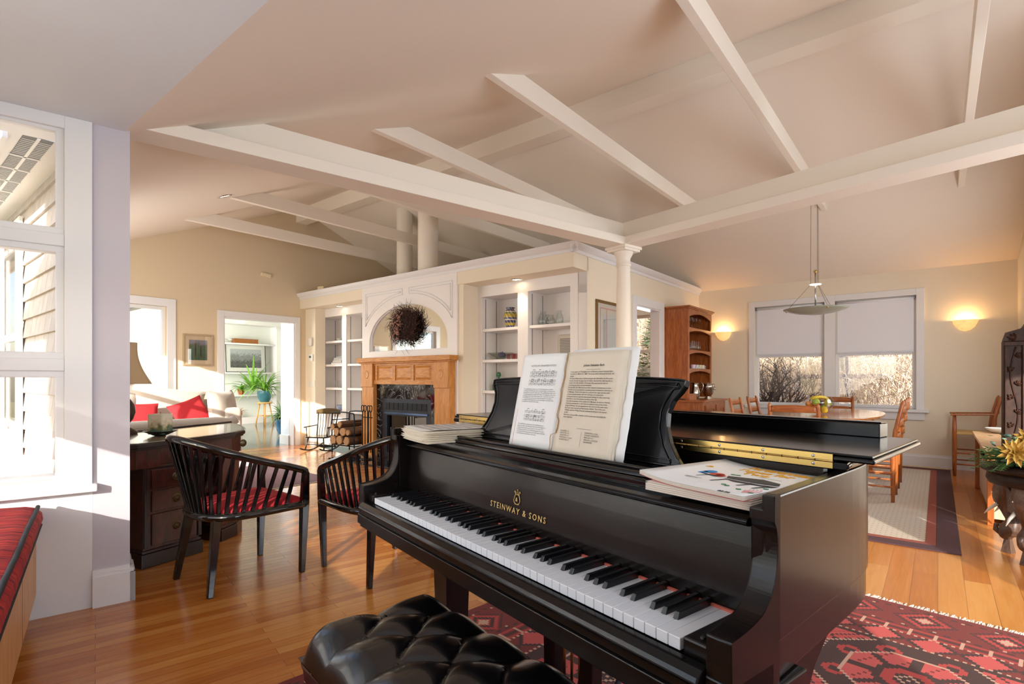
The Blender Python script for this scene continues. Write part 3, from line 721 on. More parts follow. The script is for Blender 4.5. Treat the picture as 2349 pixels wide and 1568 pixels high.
YEL = mat('yellow_print', 'E6A520', .6); RED = mat('red_print', 'D2472F', .6); BLU = mat('blue_print', '2E8FD0', .6); GRN = mat('green_print', '2E8A5A', .6); GRY = mat('dark_print', '3A3B3C', .6); PK = mat('pink_print', 'E79A9A', .6)
def T3(x, y, rz=0): return Matrix.Translation((x, y, .0086+.048*max(0, .45-(x+.1175)/.235)**2)) @ Matrix.Rotation(rz, 4, 'Z')
text('Christmas', .040, T3(.012, .098), YEL, 'cover_lettering', c2, offset=.0009)
text('Tunes for', .030, T3(.012, .066), YEL, 'cover_lettering', c2, offset=.0006)
text('Two', .030, T3(.012, .038), YEL, 'cover_lettering', c2, offset=.0006)
text('$5.50', .010, T3(.075, -.142), GRY, 'cover_price', c2)
b = MB(); b.box(-.06, -.02, -.076, -.074, .0098, .01); b.box(-.055, -.025, -.082, -.080, .0098, .01); b.box(.03, .075, .027, .0285, .0088, .009)
obj('cover_small_print', b, INK2, c2, kind='stuff')
zc = .0088
b = MB(); b.prism([(-.01, -.01), (.05, .012), (.09, .0), (.10, -.02), (.06, -.03), (.0, -.028)], zc, zc+.0002); b.prism([(.0, -.036), (.07, -.038), (.105, -.03), (.10, -.045), (.03, -.05)], zc, zc+.0002)
for x in (.005, .06, .09): b.prism([(x, -.04), (x+.006, -.04), (x-.004, -.075), (x-.008, -.075)], zc, zc+.0002)
for x in (-.07, -.04): b.prism([(x, -.03), (x+.004, -.03), (x-.004, -.06), (x-.006, -.06)], zc+.001, zc+.0012)
b.prism([(-.08, -.022), (-.02, -.03), (-.02, -.035), (-.085, -.027)], zc+.001, zc+.0012)
obj('printed_piano', b, GRY, c2)
b = MB(); b.lathe([(.001, 0), (.014, 0)], 10, (-.055, -.004, zc+.002)); b.lathe([(.001, 0), (.012, 0)], 10, (-.062, -.02, zc+.002)); obj('printed_figure_blue', b, BLU, c2)
b = MB(); b.lathe([(.001, 0), (.015, 0)], 10, (-.03, -.016, zc+.001)); b.lathe([(.001, 0), (.010, 0)], 10, (-.018, -.022, zc+.001)); obj('printed_figure_red', b, RED, c2)
b = MB()
for x, y in ((-.09, .075), (-.08, .062), (-.095, .06), (-.02, .012), (-.01, .014), (.03, -.085), (.04, -.09), (.07, -.10), (.10, -.11), (.095, -.06)): b.prism([(x, y), (x+.008, y+.004), (x+.012, y-.002), (x+.004, y-.005)], zc+.0015 if x < -.05 else zc, zc+.002 if x < -.05 else zc+.0003)
obj('printed_holly', b, GRN, c2)
b = MB()
for k in range(4): b.tube([(.085+(.008+.006*k)*math.cos(a), -.095+(.008+.006*k)*math.sin(a), zc) for a in [i*.2-1.2 for i in range(12)]], .0005, 4)
obj('printed_swirls', b, PK, c2)
b = MB()
for k in range(4): b.tube([(.1+(.004+.005*k)*math.cos(a), .03+(.004+.005*k)*math.sin(a), zc) for a in [i*.3-1 for i in range(10)]], .0006, 4)
for k in range(3): b.tube([(-.085+(.008+.006*k)*math.cos(a), .045+(.008+.006*k)*math.sin(a), zc+.005) for a in [i*.25+2.6 for i in range(12)]], .0005, 4)
obj('printed_rings', b, YEL, c2, kind='stuff')
# ================================================================ tufted bench
LEATHER = mat('black_leather', '0A0A0C', .27, coat=.3, bump=.12, bscale=260)
bn = thing('piano_bench', 'black leather piano bench with deep diamond tufted cushion', 'bench', (-.137, 1.207, 0), math.atan2(-.76, .65))
L_, W_, HT = .415, .205, .488
nx, ny = 5, 2.5
def tuft(u, v):
    x, y = (2*u-1), (2*v-1)
    p, q = x*L_/.165, y*W_/.19
    p = max(-2, min(2, p)); q = max(-.5, min(.5, q))
    s_, t_ = (p+q), (p-q)
    a = abs(math.sin(PI*s_)); c_ = abs(math.sin(PI*t_))
    h = .026*(a*c_)**.40
    ex, ey = abs(x), abs(y)
    edge = max(0, (ex-.84)/.16), max(0, (ey-.66)/.34)
    e = min(1, (edge[0]**2.2+edge[1]**2.2)**.5)
    k = max(0, 1-e*.9)
    z = HT-.012+h*k+.012*(1-max(ex, ey)**2)-.070*(1-math.sqrt(max(0, 1-e*e)))
    return (x*L_, y*W_, z)
b = MB(); b.grid(tuft, 150, 76); cu = obj('tufted_cushion', b, LEATHER, bn)
b = MB()
for i in range(-6, 7):
    for j in range(-6, 7):
        p, q = (i+j)/2.0, (i-j)/2.0
        x, y = p*.165, q*.19
        if abs(p) < 2.01 and abs(q) < .51: b.ball((x, y, HT-.003), .009, sz=.5, n=12, m=6)
obj('buttons', b, LEATHER, cu, kind='stuff')
b = MB(); 
def rr(l, w, r, n=6):
    P = []
    for cx_, cy_, a0 in ((l-r, w-r, 0), (-l+r, w-r, PI/2), (-l+r, -w+r, PI), (l-r, -w+r, 1.5*PI)):
        P += [(cx_+r*math.cos(a0+PI/2*i/n), cy_+r*math.sin(a0+PI/2*i/n)) for i in range(n+1)]
    return P
P0, P1, P2, P3 = rr(L_*1.0, W_*1.0, .03), rr(L_+.001, W_+.001, .035), rr(L_-.004, W_-.004, .03), rr(L_-.006, W_-.006, .03)
zs = [HT-.082, HT-.09, HT-.105, .36]; n = len(P0); vs = [(x, y, z) for P, z in zip((P0, P1, P2, P3), zs) for x, y in P]
b.add(vs, [(i*n+k, (i+1)*n+k, (i+1)*n+(k+1) % n, i*n+(k+1) % n) for i in range(3) for k in range(n)], True); b.box(-L_+.02, L_-.02, -W_+.02, W_-.02, .34, .362)
obj('leather_skirt', b, LEATHER, bn)
for sx in (-1, 1):
    for sy in (-1, 1):
        b = MB(); b.bar((sx*(L_-.05), sy*(W_-.05), .02), (sx*(L_-.04), sy*(W_-.04), .36), .034, .034, up=(0, 1, 0), w2=.05, h2=.05); obj('leg', b, EB, bn, .003)
# ================================================================ black spindle armchairs
BLK = mat('black_lacquer', '080808', .12, coat=.8); REDF = mat('red_seat_fabric', 'B8202E', .85, var=.35, vscale=25)
half = [(.262, .25, .598), (.262, .17, .628), (.258, .02, .675), (.238, -.12, .725), (.185, -.25, .775), (.10, -.335, .812), (0, -.365, .824)]
seatr = [(.252, .25, .40), (.25, .1, .40), (.243, -.06, .40), (.215, -.16, .40), (.15, -.225, .40), (.07, -.252, .40), (0, -.258, .40)]
mir = lambda H: H+[(-x, y, z) for x, y, z in reversed(H[:-1])]
def spindle_chair(label, loc, az):
    t = thing('spindle_armchair', label, 'armchair', loc, -math.radians(az), 'black spindle armchairs')
    R = smoothpath(mir(half), 5); Q = smoothpath(mir(seatr), 5)
    b = MB(); b.tube([Vector((.262, .252, .56))]+[Vector((.262, .252, .585))]+R+[Vector((-.262, .252, .585)), Vector((-.262, .252, .56))], .0205, 10, flat=.8); obj('top_rail', b, BLK, t)
    b = MB(); b.tube(Q, .026, 10, flat=.85); obj('seat_rail', b, BLK, t)
    b = MB(); b.bar((-.25, .25, .40), (.25, .25, .40), .04, .045); obj('front_rail', b, BLK, t, .004)
    m = len(R)
    for i in range(3, m-3):
        if (i % 2) == 0 and i not in (0,):
            p = Q[i]; q = R[i]
            b = MB(); b.bar(p, q, .014, .019, up=(0, 1, 0)); obj('spindle', b, BLK, t, .002)
    for s in (-1, 1):
        b = MB(); b.bar((s*.245, .238, 0), (s*.252, .25, .40), .026, .03, up=(0, 1, 0), w2=.040, h2=.046); b.bar((s*.252, .25, .40), (s*.262, .252, .59), .040, .046, up=(0, 1, 0), w2=.030, h2=.036); obj('front_leg', b, BLK, t, .004)
        b = MB(); b.bar((s*.215, -.262, 0), (s*.165, -.205, .40), .026, .03, up=(0, 1, 0), w2=.042, h2=.046); obj('back_leg', b, BLK, t, .004)
    b = MB()
    edge = [(x, y) for x, y, z in Q]; edge = edge+[(-.25, .25), (0, .262), (.25, .25)]
    cen = (0, .03)
    rings = []
    for k, (sc, z) in enumerate(((.95, .405), (.955, .43), (.90, .445), (.7, .457), (.4, .462), (.02, .464))): rings.append([(cen[0]+(x-cen[0])*sc, cen[1]+(y-cen[1])*sc, z) for x, y in edge])
    n = len(edge); b.add([v for r_ in rings for v in r_], [(i*n+k, i*n+(k+1) % n, (i+1)*n+(k+1) % n, (i+1)*n+k) for i in range(5) for k in range(n)], True)
    obj('seat_cushion', b, REDF, t)
    return t
spindle_chair('black lacquered spindle armchair with red seat beside the dark drawer desk', (-1.58, 3.087, 0), 37.6)
spindle_chair('black lacquered spindle armchair with red seat partly hidden behind the piano keyboard end', (-.80, 3.214, 0), -43.6)
# ================================================================ window seat
SEATW = wood('seat_front_oak', 'C98A4A', 'E0B078', .4, (10, 10, 1.2), tex=3)
ws = thing('window_seat', 'built-in oak fronted window seat along the left wall', 'window seat', N @ Vector((-.22, 1.6, 0)), ANG_N)
b = MB(); b.box(-.555, .0, -2.6, 1.765, .42, .445); b.box(-.02, .0, -2.6, 1.765, .117, .42); b.box(-.55, -.09, -2.6, 1.765, 0, .117); sf = obj('seat_box', b, SEATW, ws, .002)
b = MB()
for y in (-1.8, -.8, .2, 1.16): b.box(-.001, .0005, y, y+.004, .12, .42)
obj('panel_gaps', b, mat('dark_wood_gap', '5B3716', .8), sf)
CUSH = mat('red_striped_cushion', 'C8372F', .9)
n, l, p = nt(CUSH); g = n.new('ShaderNodeTexCoord'); mp = n.new('ShaderNodeMapping'); mp.inputs['Scale'].default_value = (3, 28, 3); t_ = n.new('ShaderNodeTexNoise'); t_.inputs['Scale'].default_value = 2.2; t_.inputs['Detail'].default_value = 6; t_.inputs['Distortion'].default_value = .8
r_ = ramp(n, [(.3, '4E0F1C'), (.5, 'A81D22'), (.74, 'D0452F')]); l.new(g.outputs['Object'], mp.inputs[0]); l.new(mp.outputs[0], t_.inputs['Vector']); l.new(t_.outputs['Fac'], r_.inputs['Fac']); l.new(r_.outputs[0], p.inputs['Base Color'])
cs = thing('seat_cushion', 'red striped seat cushion with black piping on the window seat', 'cushion', N @ Vector((-.22, 1.6, .446)), ANG_N)
b = MB()
prof = [(-.55, .0), (.0, .0), (.022, .02), (.03, .045), (.026, .075), (.008, .096), (-.03, .108), (-.25, .122), (-.55, .112)]
def cf(u, v):
    y = -2.5+4.25*u; i = v*(len(prof)-1); k = min(int(i), len(prof)-2); f = i-k
    x = prof[k][0]*(1-f)+prof[k+1][0]*f; z = prof[k][1]*(1-f)+prof[k+1][1]*f
    e = min(1, (1.75-y)/.05) if y > 1.70 else 1
    return (x*(1 if x < 0 else e)+.0-(1-e)*.01, y, z*(.6+.4*math.sqrt(max(e, 0)))+.0015*math.sin(y*37)*(1 if z > .02 else 0))
b.grid(cf, 120, 32); cu2 = obj('cushion_body', b, CUSH, cs)
PIPE = mat('black_piping', '22252B', .8)
b = MB(); b.tube([(.010+.001*math.sin(y*9), y, .098+.0015*math.sin(y*37)) for y in [-2.5+i*.05 for i in range(85)]], .009, 8); obj('piping', b, PIPE, cs)
b = MB(); b.tube([(.018, y, .003) for y in [-2.5+i*.05 for i in range(86)]], .006, 8); obj('piping', b, PIPE, cs)
# ================================================================ kidney desk with drawers
MAHOG = wood('dark_mahogany', '2E0F0A', '5A2215', .3, (8, 1.5, 1.5), coat=.4); MAHD = wood('black_mahogany', '150B09', '2B1410', .3, (3, 3, 1), coat=.4); DTOP = wood('worn_desk_top', '8E7F6C', 'B3A58F', .22, (10, 2, 1), rot=.4, coat=.5)
ORG = Vector((-2.213, 3.177, 0)); RZ = math.atan2(.885, .466)
dsk = thing('writing_desk', 'dark mahogany kidney shaped desk with four drawers and worn leather top', 'desk', ORG, RZ)
DI = (Matrix.Translation(ORG) @ Matrix.Rotation(RZ, 4, 'Z')).inverted()
def W2D(P): return [tuple((DI @ Vector((x, y, 0)))[:2]) for x, y in P]
topo = [(-2.19, 3.10), (-2.10, 3.32), (-2.01, 3.60), (-1.98, 3.80), (-2.0, 3.97), (-2.09, 4.16), (-2.26, 4.42), (-2.46, 4.64), (-2.55, 4.3), (-2.62, 3.98), (-2.72, 3.75), (-2.86, 3.45), (-2.62, 3.16), (-2.4, 3.0)]
tl = W2D(topo)
b = MB(); b.prism(tl, .728, .752); b.prism(inset(tl, .006), .752, .757); b.prism(inset(tl, .012), .715, .728); obj('top', b, MAHD, dsk, .004)
b = MB(); b.prism(inset(tl, .028), .757, .7585); obj('leather_top', b, DTOP, dsk)
b = MB(); bl = [tl[i] for i in range(7, 12)]; b.tube([(x, y, .762) for x, y in bl], .008, 6); obj('gallery_rail', b, MAHD, dsk)
b = MB(); b.prism(inset(tl, .03), .60, .716); obj('apron', b, MAHOG, dsk, .003)
for pl, nm in ((W2D([(-2.213, 3.177), (-2.055, 3.477), (-2.55, 3.75), (-2.70, 3.42)]), 'pedestal'), (W2D([(-2.04, 3.72), (-2.02, 3.86), (-2.05, 3.98), (-2.16, 4.15), (-2.38, 4.45), (-2.52, 4.25), (-2.5, 3.85)]), 'pedestal')):
    b = MB(); b.prism(pl, .10, .601); pd = obj(nm, b, MAHOG, dsk, .003)
    b = MB(); b.prism(inset(pl, -.018), 0, .085); b.prism(inset(pl, -.01), .085, .105); obj('plinth', b, MAHD, pd, .004)
RINGM = mat('antique_brass', '6B6048', .4, .9)
for z0, z1 in ((.612, .70), (.47, .585), (.33, .455), (.125, .315)):
    b = MB(); b.box(.045, .315, -.012, .01, z0, z1); dr = obj('drawer', b, MAHOG, dsk, .003)
    b = MB(Matrix.Translation((.19, -.012, (z0+z1)/2)) @ Matrix.Rotation(PI/2, 4, 'X')); b.lathe([(.001, .006), (.012, .008), (.016, .003), (.026, .004), (.028, 0)], 20); b.tube([(.019*math.cos(a), .019*math.sin(a)-.002, .010) for a in [2*PI*i/20 for i in range(20)]], .0028, 6, closed=True)
    obj('ring_pull', b, RINGM, dr)
b = MB()
for x in (.014, .34): b.box(x-.012, x+.012, -.010, .01, .115, .70)
b.box(-.005, .36, -.013, .01, .592, .606)
obj('pilasters', b, MAHD, dsk, .003)
b = MB(Matrix.Translation((*W2D([(-2.005, 3.95)])[0], .66)) @ Matrix.Rotation(PI/2, 4, 'X') ); b.lathe([(.001, .006), (.012, .008), (.016, .003), (.026, .004), (.028, 0)], 20); obj('ring_pull', b, RINGM, dsk)
# candle, dish
pc = Vector((-2.357, 3.55, .759))
dh = MB(); dh.lathe([(.001, .004), (.045, .004), (.075, .02), (.098, .03), (.099, .034), (.094, .034), (.07, .024), (.04, .012), (.001, .012)], 32); dh.lathe([(.03, 0), (.045, .004)], 24)
o = obj('candle_dish', dh, mat('bronze_dish', '3E3A33', .3, .8), label='shallow bronze dish under the pillar candle on the dark desk', cat='dish'); o.location = pc
CAND = bpy.data.materials.new('pillar_wax'); CAND.use_nodes = True; n, l, p = nt(CAND); g = n.new('ShaderNodeTexCoord'); sx = n.new('ShaderNodeSeparateXYZ'); tx = n.new('ShaderNodeTexNoise'); tx.inputs['Scale'].default_value = 30; ma = n.new('ShaderNodeMath'); ma.operation = 'MULTIPLY_ADD'; ma.inputs[1].default_value = .12
r_ = ramp(n, [(.085, '4F6F66'), (.105, '8E8B58'), (.13, 'D9C9A8'), (.16, 'E9DFC8')]); l.new(g.outputs['Object'], sx.inputs[0]); l.new(g.outputs['Object'], tx.inputs['Vector']); l.new(tx.outputs['Fac'], ma.inputs[0]); l.new(sx.outputs[2], ma.inputs[2]); l.new(ma.outputs[0], r_.inputs[0]); l.new(r_.outputs[0], p.inputs['Base Color']); p.inputs['Roughness'].default_value = .5; p.inputs['Subsurface Weight'].default_value = .1
cd = thing('pillar_candle', 'thick square-cut cream pillar candle with green mottled base on the dark desk', 'candle', pc+Vector((0, 0, .0125)), 0)
b = MB(); b.prism(rr(.055, .055, .018), 0, .132); b.prism(rr(.045, .045, .016), .132, .1325); obj('wax', b, CAND, cd, .003)
b = MB(); b.tube([(0, 0, .13), (.002, 0, .146)], .0015, 6); obj('wick', b, INK, cd)
# lamp
lp_ = thing('table_lamp', 'table lamp with tan bell shade and dark ornate urn base on the dark desk', 'lamp', (-2.665, 3.64, .759), .2)
b = MB(); b.lathe([(.075, 0), (.08, .012), (.06, .03), (.03, .045), (.028, .07), (.05, .10), (.066, .15), (.06, .20), (.035, .24), (.022, .26), (.03, .275), (.018, .29), (.01, .33)], 32); obj('urn_base', b, mat('dark_bronze_glaze', '4A3A2E', .35, .3, var=.6, vscale=40), lp_)
b = MB()
def sh(u, v):
    a = 2*PI*u; z = .345+.285*v; r_ = .158-.075*v-.035*math.sin(PI*v*.9)*.9; r_ *= 1+.015*abs(math.cos(4*a)); return (r_*math.cos(a), r_*math.sin(a), z)
b.grid(sh, 64, 16); obj('lamp_shade', b, mat('tan_shade_fabric', 'C7AC86', .9), lp_, solid=.002)
b = MB(); b.tube([(0, 0, .33), (0, 0, .62)], .003, 6); obj('harp', b, BRASS, lp_)
# ================================================================ sofas
SOFA = mat('oatmeal_upholstery', 'B7AB9D', .95, bump=.25, bscale=500, sheen=.3); PILR = mat('red_pillow_fabric', 'A81F26', .9, bump=.2, bscale=300)
def cushion(b, M, w, h, t, n=14, pinch=.08):
    b.M = M
    def f(sg):
        def g(u, v):
            x, y = 2*u-1, 2*v-1
            k = max(0, (1-abs(x)**2.5)*(1-abs(y)**2.5))**.45
            px = 1-pinch*(1-abs(y)**2)*abs(x); py = 1-pinch*(1-abs(x)**2)*abs(y)
            return (x*w/2*px, sg*t/2*k, y*h/2*py)
        return g
    b.grid(f(1), n, n); b.grid(f(-1), n, n); b.M = Matrix.Identity(4)
GS = FW(-7.95, 2.38)
s1 = thing('sofa', 'oatmeal fabric sofa against the left wall under the tall window', 'sofa', GS, ANG_F+PI/2)    # local x -> B, y -> -A (towards wall)
b = MB(); b.box(-1.2, 1.0, -.42, .52, .10, .42); obj('base', b, SOFA, s1, .03, 3)
b = MB(); b.box(-1.2, 1.0, .26, .56, .42, .84); obj('backrest', b, SOFA, s1, .07, 4)
b = MB(); b.box(.78, 1.02, -.42, .56, .10, .74); obj('armrest', b, SOFA, s1, .06, 4)
b = MB(); b.box(-1.42, -1.2, -.42, .56, .10, .70); obj('armrest', b, SOFA, s1, .06, 4)
for x in (-.70, .28):
    b = MB(); b.box(x-.5, x+.5, -.44, .3, .40, .52); obj('seat_cushion', b, SOFA, s1, .05, 4)
b = MB(); cushion(b, Matrix.Translation((-.55, .18, .74)) @ Matrix.Rotation(-.25, 4, 'X'), 1.1, .46, .28); obj('back_cushion', b, SOFA, s1)
b = MB(); cushion(b, Matrix.Translation((.30, .20, .80)) @ Matrix.Rotation(-.28, 4, 'X') @ Matrix.Rotation(.14, 4, 'Y'), .95, .46, .26); obj('back_cushion', b, SOFA, s1)
def pillow(lab, M, w, h, t, m, grp=None):
    o = thing('throw_pillow', lab, 'pillow', M.translation, 0, grp); M2 = Matrix.Translation(-M.translation) @ M
    b = MB(); cushion(b, M2, w, h, t); obj('pillow_body', b, m, o); return o
S1 = Matrix.Translation(GS) @ Matrix.Rotation(ANG_F+PI/2, 4, 'Z')
pillow('red throw pillow leaning on the sofa back below the window', S1 @ Matrix.Translation((-.14, -.10, .66)) @ Matrix.Rotation(-.3, 4, 'X') @ Matrix.Rotation(.05, 4, 'Y'), .48, .36, .14, PILR, 'red throw pillows')
pillow('red throw pillow tilted at the right end of the sofa', S1 @ Matrix.Translation((.47, -.10, .68)) @ Matrix.Rotation(-.4, 4, 'X') @ Matrix.Rotation(-.35, 4, 'Y'), .46, .38, .16, PILR, 'red throw pillows')
pillow('large oatmeal pillow with piped edge at the right sofa arm', S1 @ Matrix.Translation((.84, -.20, .72)) @ Matrix.Rotation(.7, 4, 'Z') @ Matrix.Rotation(-.12, 4, 'X'), .60, .52, .24, SOFA)
GS2 = FW(-5.75, 1.55)
s2 = thing('loveseat', 'oatmeal fabric loveseat seen from behind with its low rolled back', 'sofa', GS2, ANG_F-PI/2)   # local x -> -B, y -> A(back side towards camera)
b = MB(); b.box(-.85, .60, -.5, .34, .08, .42); obj('base', b, SOFA, s2, .03, 3)
b = MB(); b.box(-.83, .60, .16, .38, .40, .70); b2_ = obj('backrest', b, SOFA, s2, .05, 4)
b = MB(); b.tube([(-.84+.01*i, .25+.03, .70+(.035 if i < 9 else .0)*math.exp(-i/4)) for i in range(0, 144, 3)], [.06+.03*min(1, i/6) for i in range(48)], 16, flat=.75); obj('rolled_back', b, SOFA, s2)
b = MB(); b.box(-.88, -.68, -.5, .3, .08, .62); obj('armrest', b, SOFA, s2, .05, 4)
# ================================================================ helpers to read positions on planes of the house frame
def ray(px, py): return (px-CX)/FPX, (HY-py)/FPX
def onB(px, py, B):
    r, s = ray(px, py); y = B/(.6266*r+.7793); return ((.7793*r-.6266)*y, CAMZ+s*y)
def onA(px, py, A):
    r, s = ray(px, py); y = A/(.7793*r-.6266); return ((.6266*r+.7793)*y, CAMZ+s*y)
# ================================================================ mantel
MOAK = wood('golden_oak', 'B06E2E', 'D9994F', .35, (1.5, 6, 10), coat=.2, tex=5); MOAKV = wood('golden_oak_vertical', 'B06E2E', 'D9994F', .35, (10, 6, 1.2), coat=.2, tex=5)
MARB = bpy.data.materials.new('black_marble'); MARB.use_nodes = True; n, l, p = nt(MARB)
g = n.new('ShaderNodeTexCoord'); tn = n.new('ShaderNodeTexNoise'); tn.inputs['Scale'].default_value = 3; tn.inputs['Detail'].default_value = 8; tn.inputs['Distortion'].default_value = 2
r_ = ramp(n, [(.485, '0C0C0F'), (.5, '8A8A8E'), (.515, '0E0E11')]); l.new(g.outputs['Object'], tn.inputs['Vector']); l.new(tn.outputs['Fac'], r_.inputs[0]); l.new(r_.outputs[0], p.inputs['Base Color']); p.inputs['Roughness'].default_value = .06
fo = FW(-5.735, B0, 0); FPM = Matrix.Translation(fo) @ Matrix.Rotation(ANG_F, 4, 'Z')
fpl = thing('fireplace', 'golden oak mantel with three raised panels around a black marble fireplace', 'fireplace', fo, ANG_F)
b = MB(); b.box(-.975, .975, -.175, -.001, 1.375, 1.44); b.box(-.95, .95, -.15, -.001, 1.355, 1.375); obj('mantel_shelf', b, MOAK, fpl, .006)
b = MB(); b.box(-.645, .645, -.085, -.001, 1.06, 1.355); b.box(-.645, .645, -.10, -.085, 1.06, 1.115); b.box(-.645, .645, -.10, -.085, 1.325, 1.355)
for x in (-.62, -.215, .175, .575): b.box(x, x+.045, -.10, -.085, 1.115, 1.325)
fz = obj('frieze', b, MOAK, fpl, .002)
for x0, x1 in ((-.575, -.215), (-.17, .175), (.22, .575)):
    b = MB(); b.add([(x0+.02, -.086, 1.13), (x1-.02, -.086, 1.13), (x1-.02, -.086, 1.31), (x0+.02, -.086, 1.31), (x0+.05, -.101, 1.155), (x1-.05, -.101, 1.155), (x1-.05, -.101, 1.285), (x0+.05, -.101, 1.285)], [(4, 5, 6, 7), (0, 1, 5, 4), (1, 2, 6, 5), (2, 3, 7, 6), (3, 0, 4, 7)])
    obj('raised_panel', b, MOAK, fz)
for s in (-1, 1):
    b = MB(); x0, x1 = sorted((s*.645, s*.915))
    b.box(x0, x1, -.115, -.001, 0, 1.02); b.box(x0, x1, -.135, -.001, 1.02, 1.355); b.box(x0-.01, x1+.01, -.13, -.001, 0, .16)
    pl_ = obj('pilaster', b, MOAKV, fpl, .003)
    b = MB(Matrix.Translation(((x0+x1)/2, -.135, 1.20)) @ Matrix.Rotation(PI/2, 4, 'X')); b.lathe([(.001, .002), (.02, .006), (.034, .001), (.038, .006), (.043, .006), (.047, 0)], 24, sy=1.3); obj('oval_rosette', b, MOAKV, pl_)
b = MB(); b.holed(-.645, .645, 0, 1.06, -.05, -.001, [(-.53, .515, .0, .86)]); obj('marble_surround', b, MARB, fpl)
b = MB(); b.box(-1.0, 1.0, -.62, -.002, 0.0, .022); obj('hearth_slab', b, MARB, fpl, .003)
IRON = mat('black_iron', '15171A', .45, .6); STOVE = mat('stove_grey', '2B3038', .4, .5)
b = MB(); b.holed(-.53, .515, .0, .86, -.045, .22, [(-.42, .41, .08, .62)]); b.box(-.42, .41, .2, .25, .06, .64); ins = obj('firebox', b, STOVE, fpl, .003)
b = MB(); b.box(-.46, .45, -.06, -.045, .64, .665); obj('bar_handle', b, mat('blued_steel', '5F7CA8', .25, .9), ins)
b = MB()
for k in range(9): b.box(-.44+.098*k, -.36+.098*k, -.05, -.045, .70, .80)
obj('vent_louvres', b, IRON, ins)
b = MB(); b.box(-.42, .41, .0, .004, .08, .62); obj('fire_glass', b, glass('dark_glass', '777C80', .12), ins)
b = MB(); b.tube([(-.15, .1, .1), (-.15, .1, .5)], .07, 12); obj('fire_pipe', b, mat('galvanised', 'A9ADB2', .4, .6), ins)
# mirror + wreath
MIRR = mat('mirror_silver', 'E8ECEE', .02, 1)
mo = FW(AC, B0+.03, 1.535); mr = thing('arched_mirror', 'half-round arched mirror set in the white chimney breast above the mantel', 'mirror', mo, ANG_F)
arcp = [(AR*math.cos(PI*i/40)*.998, AZ-1.535+AH*math.sin(PI*i/40)*.998) for i in range(41)]
poly = [(AR*.998, .002)]+arcp+[(-AR*.998, .002)]
b = MB(); b.prismy(poly, 0, .006); obj('mirror_glass', b, MIRR, mr)
b = MB(); b.tube([(x, -.003, z) for x, z in poly], .009, 6, closed=True); obj('mirror_bead', b, WHITE, mr)
wo = FW(onB(933, 748, B0)[0], B0-.045, onB(933, 748, B0)[1])
wr = thing('wreath', 'dried brown twig wreath with pale flowers hanging over the arched mirror', 'wreath', wo, ANG_F)
r = random.Random(11); TW = mat('dry_twig', '54352A', .9, var=.5, vscale=30); TW2 = mat('dark_dry_leaf', '3A2A26', .9)
b = MB()
for i in range(1500):
    a = r.uniform(0, 2*PI); R = abs(r.gauss(.155, .06)); x, z = R*math.cos(a)*.95, R*math.sin(a)*1.0; y = r.uniform(-.05, .03)
    aa = a+PI/2+r.gauss(0, .65); L = r.uniform(.06, .17); dx, dz = math.cos(aa)*L, math.sin(aa)*L
    o_ = r.uniform(0, .05)
    b.tube([(x, y, z), (x+dx*.5+math.cos(a)*o_*.4, y-r.uniform(0, .03), z+dz*.5+math.sin(a)*o_*.4), (x+dx+math.cos(a)*o_, y-r.uniform(-.02, .04), z+dz+math.sin(a)*o_)], [.0030, .0022, .001], 3, caps=False)
obj('twigs', b, TW, wr, kind='stuff')
b = MB()
for i in range(420):
    a = r.uniform(0, 2*PI); R = r.gauss(.15, .05); c = Vector((R*math.cos(a), r.uniform(-.085, -.03), R*math.sin(a)))
    M0 = Matrix.Translation(c) @ Matrix.Rotation(r.uniform(0, 6), 4, 'X') @ Matrix.Rotation(r.uniform(0, 6), 4, 'Z'); b.M = M0
    w = r.uniform(.012, .024); b.add([(-w, 0, 0), (0, -w*.4, .004), (w, 0, 0), (0, w*.4, .004)], [(0, 1, 2, 3)])
obj('leaves', b, TW2, wr, kind='stuff')
b = MB()
for i in range(95):
    a = r.uniform(1.3, 4.6); R = r.gauss(.12, .05); b.ball((R*math.cos(a), r.uniform(-.11, -.05), R*math.sin(a)), r.uniform(.008, .019), n=6, m=4)
obj('dried_flowers', b, mat('dried_flower', 'A6796A', .95, var=.4, vscale=40), wr, kind='stuff')
# ================================================================ bookcases
def bookcase(label, ops_, shelves, A0_, A1_, zmin=.1):
    t = thing('bookcase', label, 'bookcase', FW((A0_+A1_)/2, B1+.03, 0), ANG_F); mid = (A0_+A1_)/2
    x0, x1 = ops_[0][0]-mid-.05, ops_[-1][1]-mid+.05
    b = MB(); b.box(x0, x1, .33, .35, .05, 2.26); b.box(x0, x1, .0, .33, 2.2, 2.26); b.box(x0, x1, .0, .33, .05, .1)
    obj('carcass', b, WHITE, t)
    b = MB(); xm = (ops_[0][1]+ops_[1][0])/2-mid
    xs = [x0, ops_[0][1]-mid-.002, ops_[1][0]-mid-.018, x1-.02-.03]
    for x in (ops_[0][0]-mid-.02, ops_[0][1]-mid, ops_[1][0]-mid-.02, ops_[1][1]-mid): b.box(x, x+.02, 0.001, .33, .1, 2.2)
    obj('upright', b, WHITE, t)
    b = MB()
    for a, c in ops_:
        for x in (a-mid+.001, c-mid-.004):
            for y in (.05, .27): b.box(x, x+.003, y, y+.012, .12, 2.18)
    obj('shelf_track', b, mat('shelf_track', '9B9894', .5, .5), t)
    for (a, c), zz in zip(ops_, shelves):
        for z in zz:
            b = MB(); b.box(a-mid+.004, c-mid-.004, -.012, .325, z-.036, z); obj('shelf', b, WHITE, t, .003)
    return t
bookcase('white built-in bookcase left of the fireplace', ops[:2], [(.585, .985, 1.385, 1.785), (.60, .985, 1.385, 1.785)], -8.45, -6.9)
bookcase('white built-in bookcase right of the fireplace', ops[2:], [(.585, .985, 1.385, 1.785), (.59, 1.02, 1.785)], -4.64, -3.272)
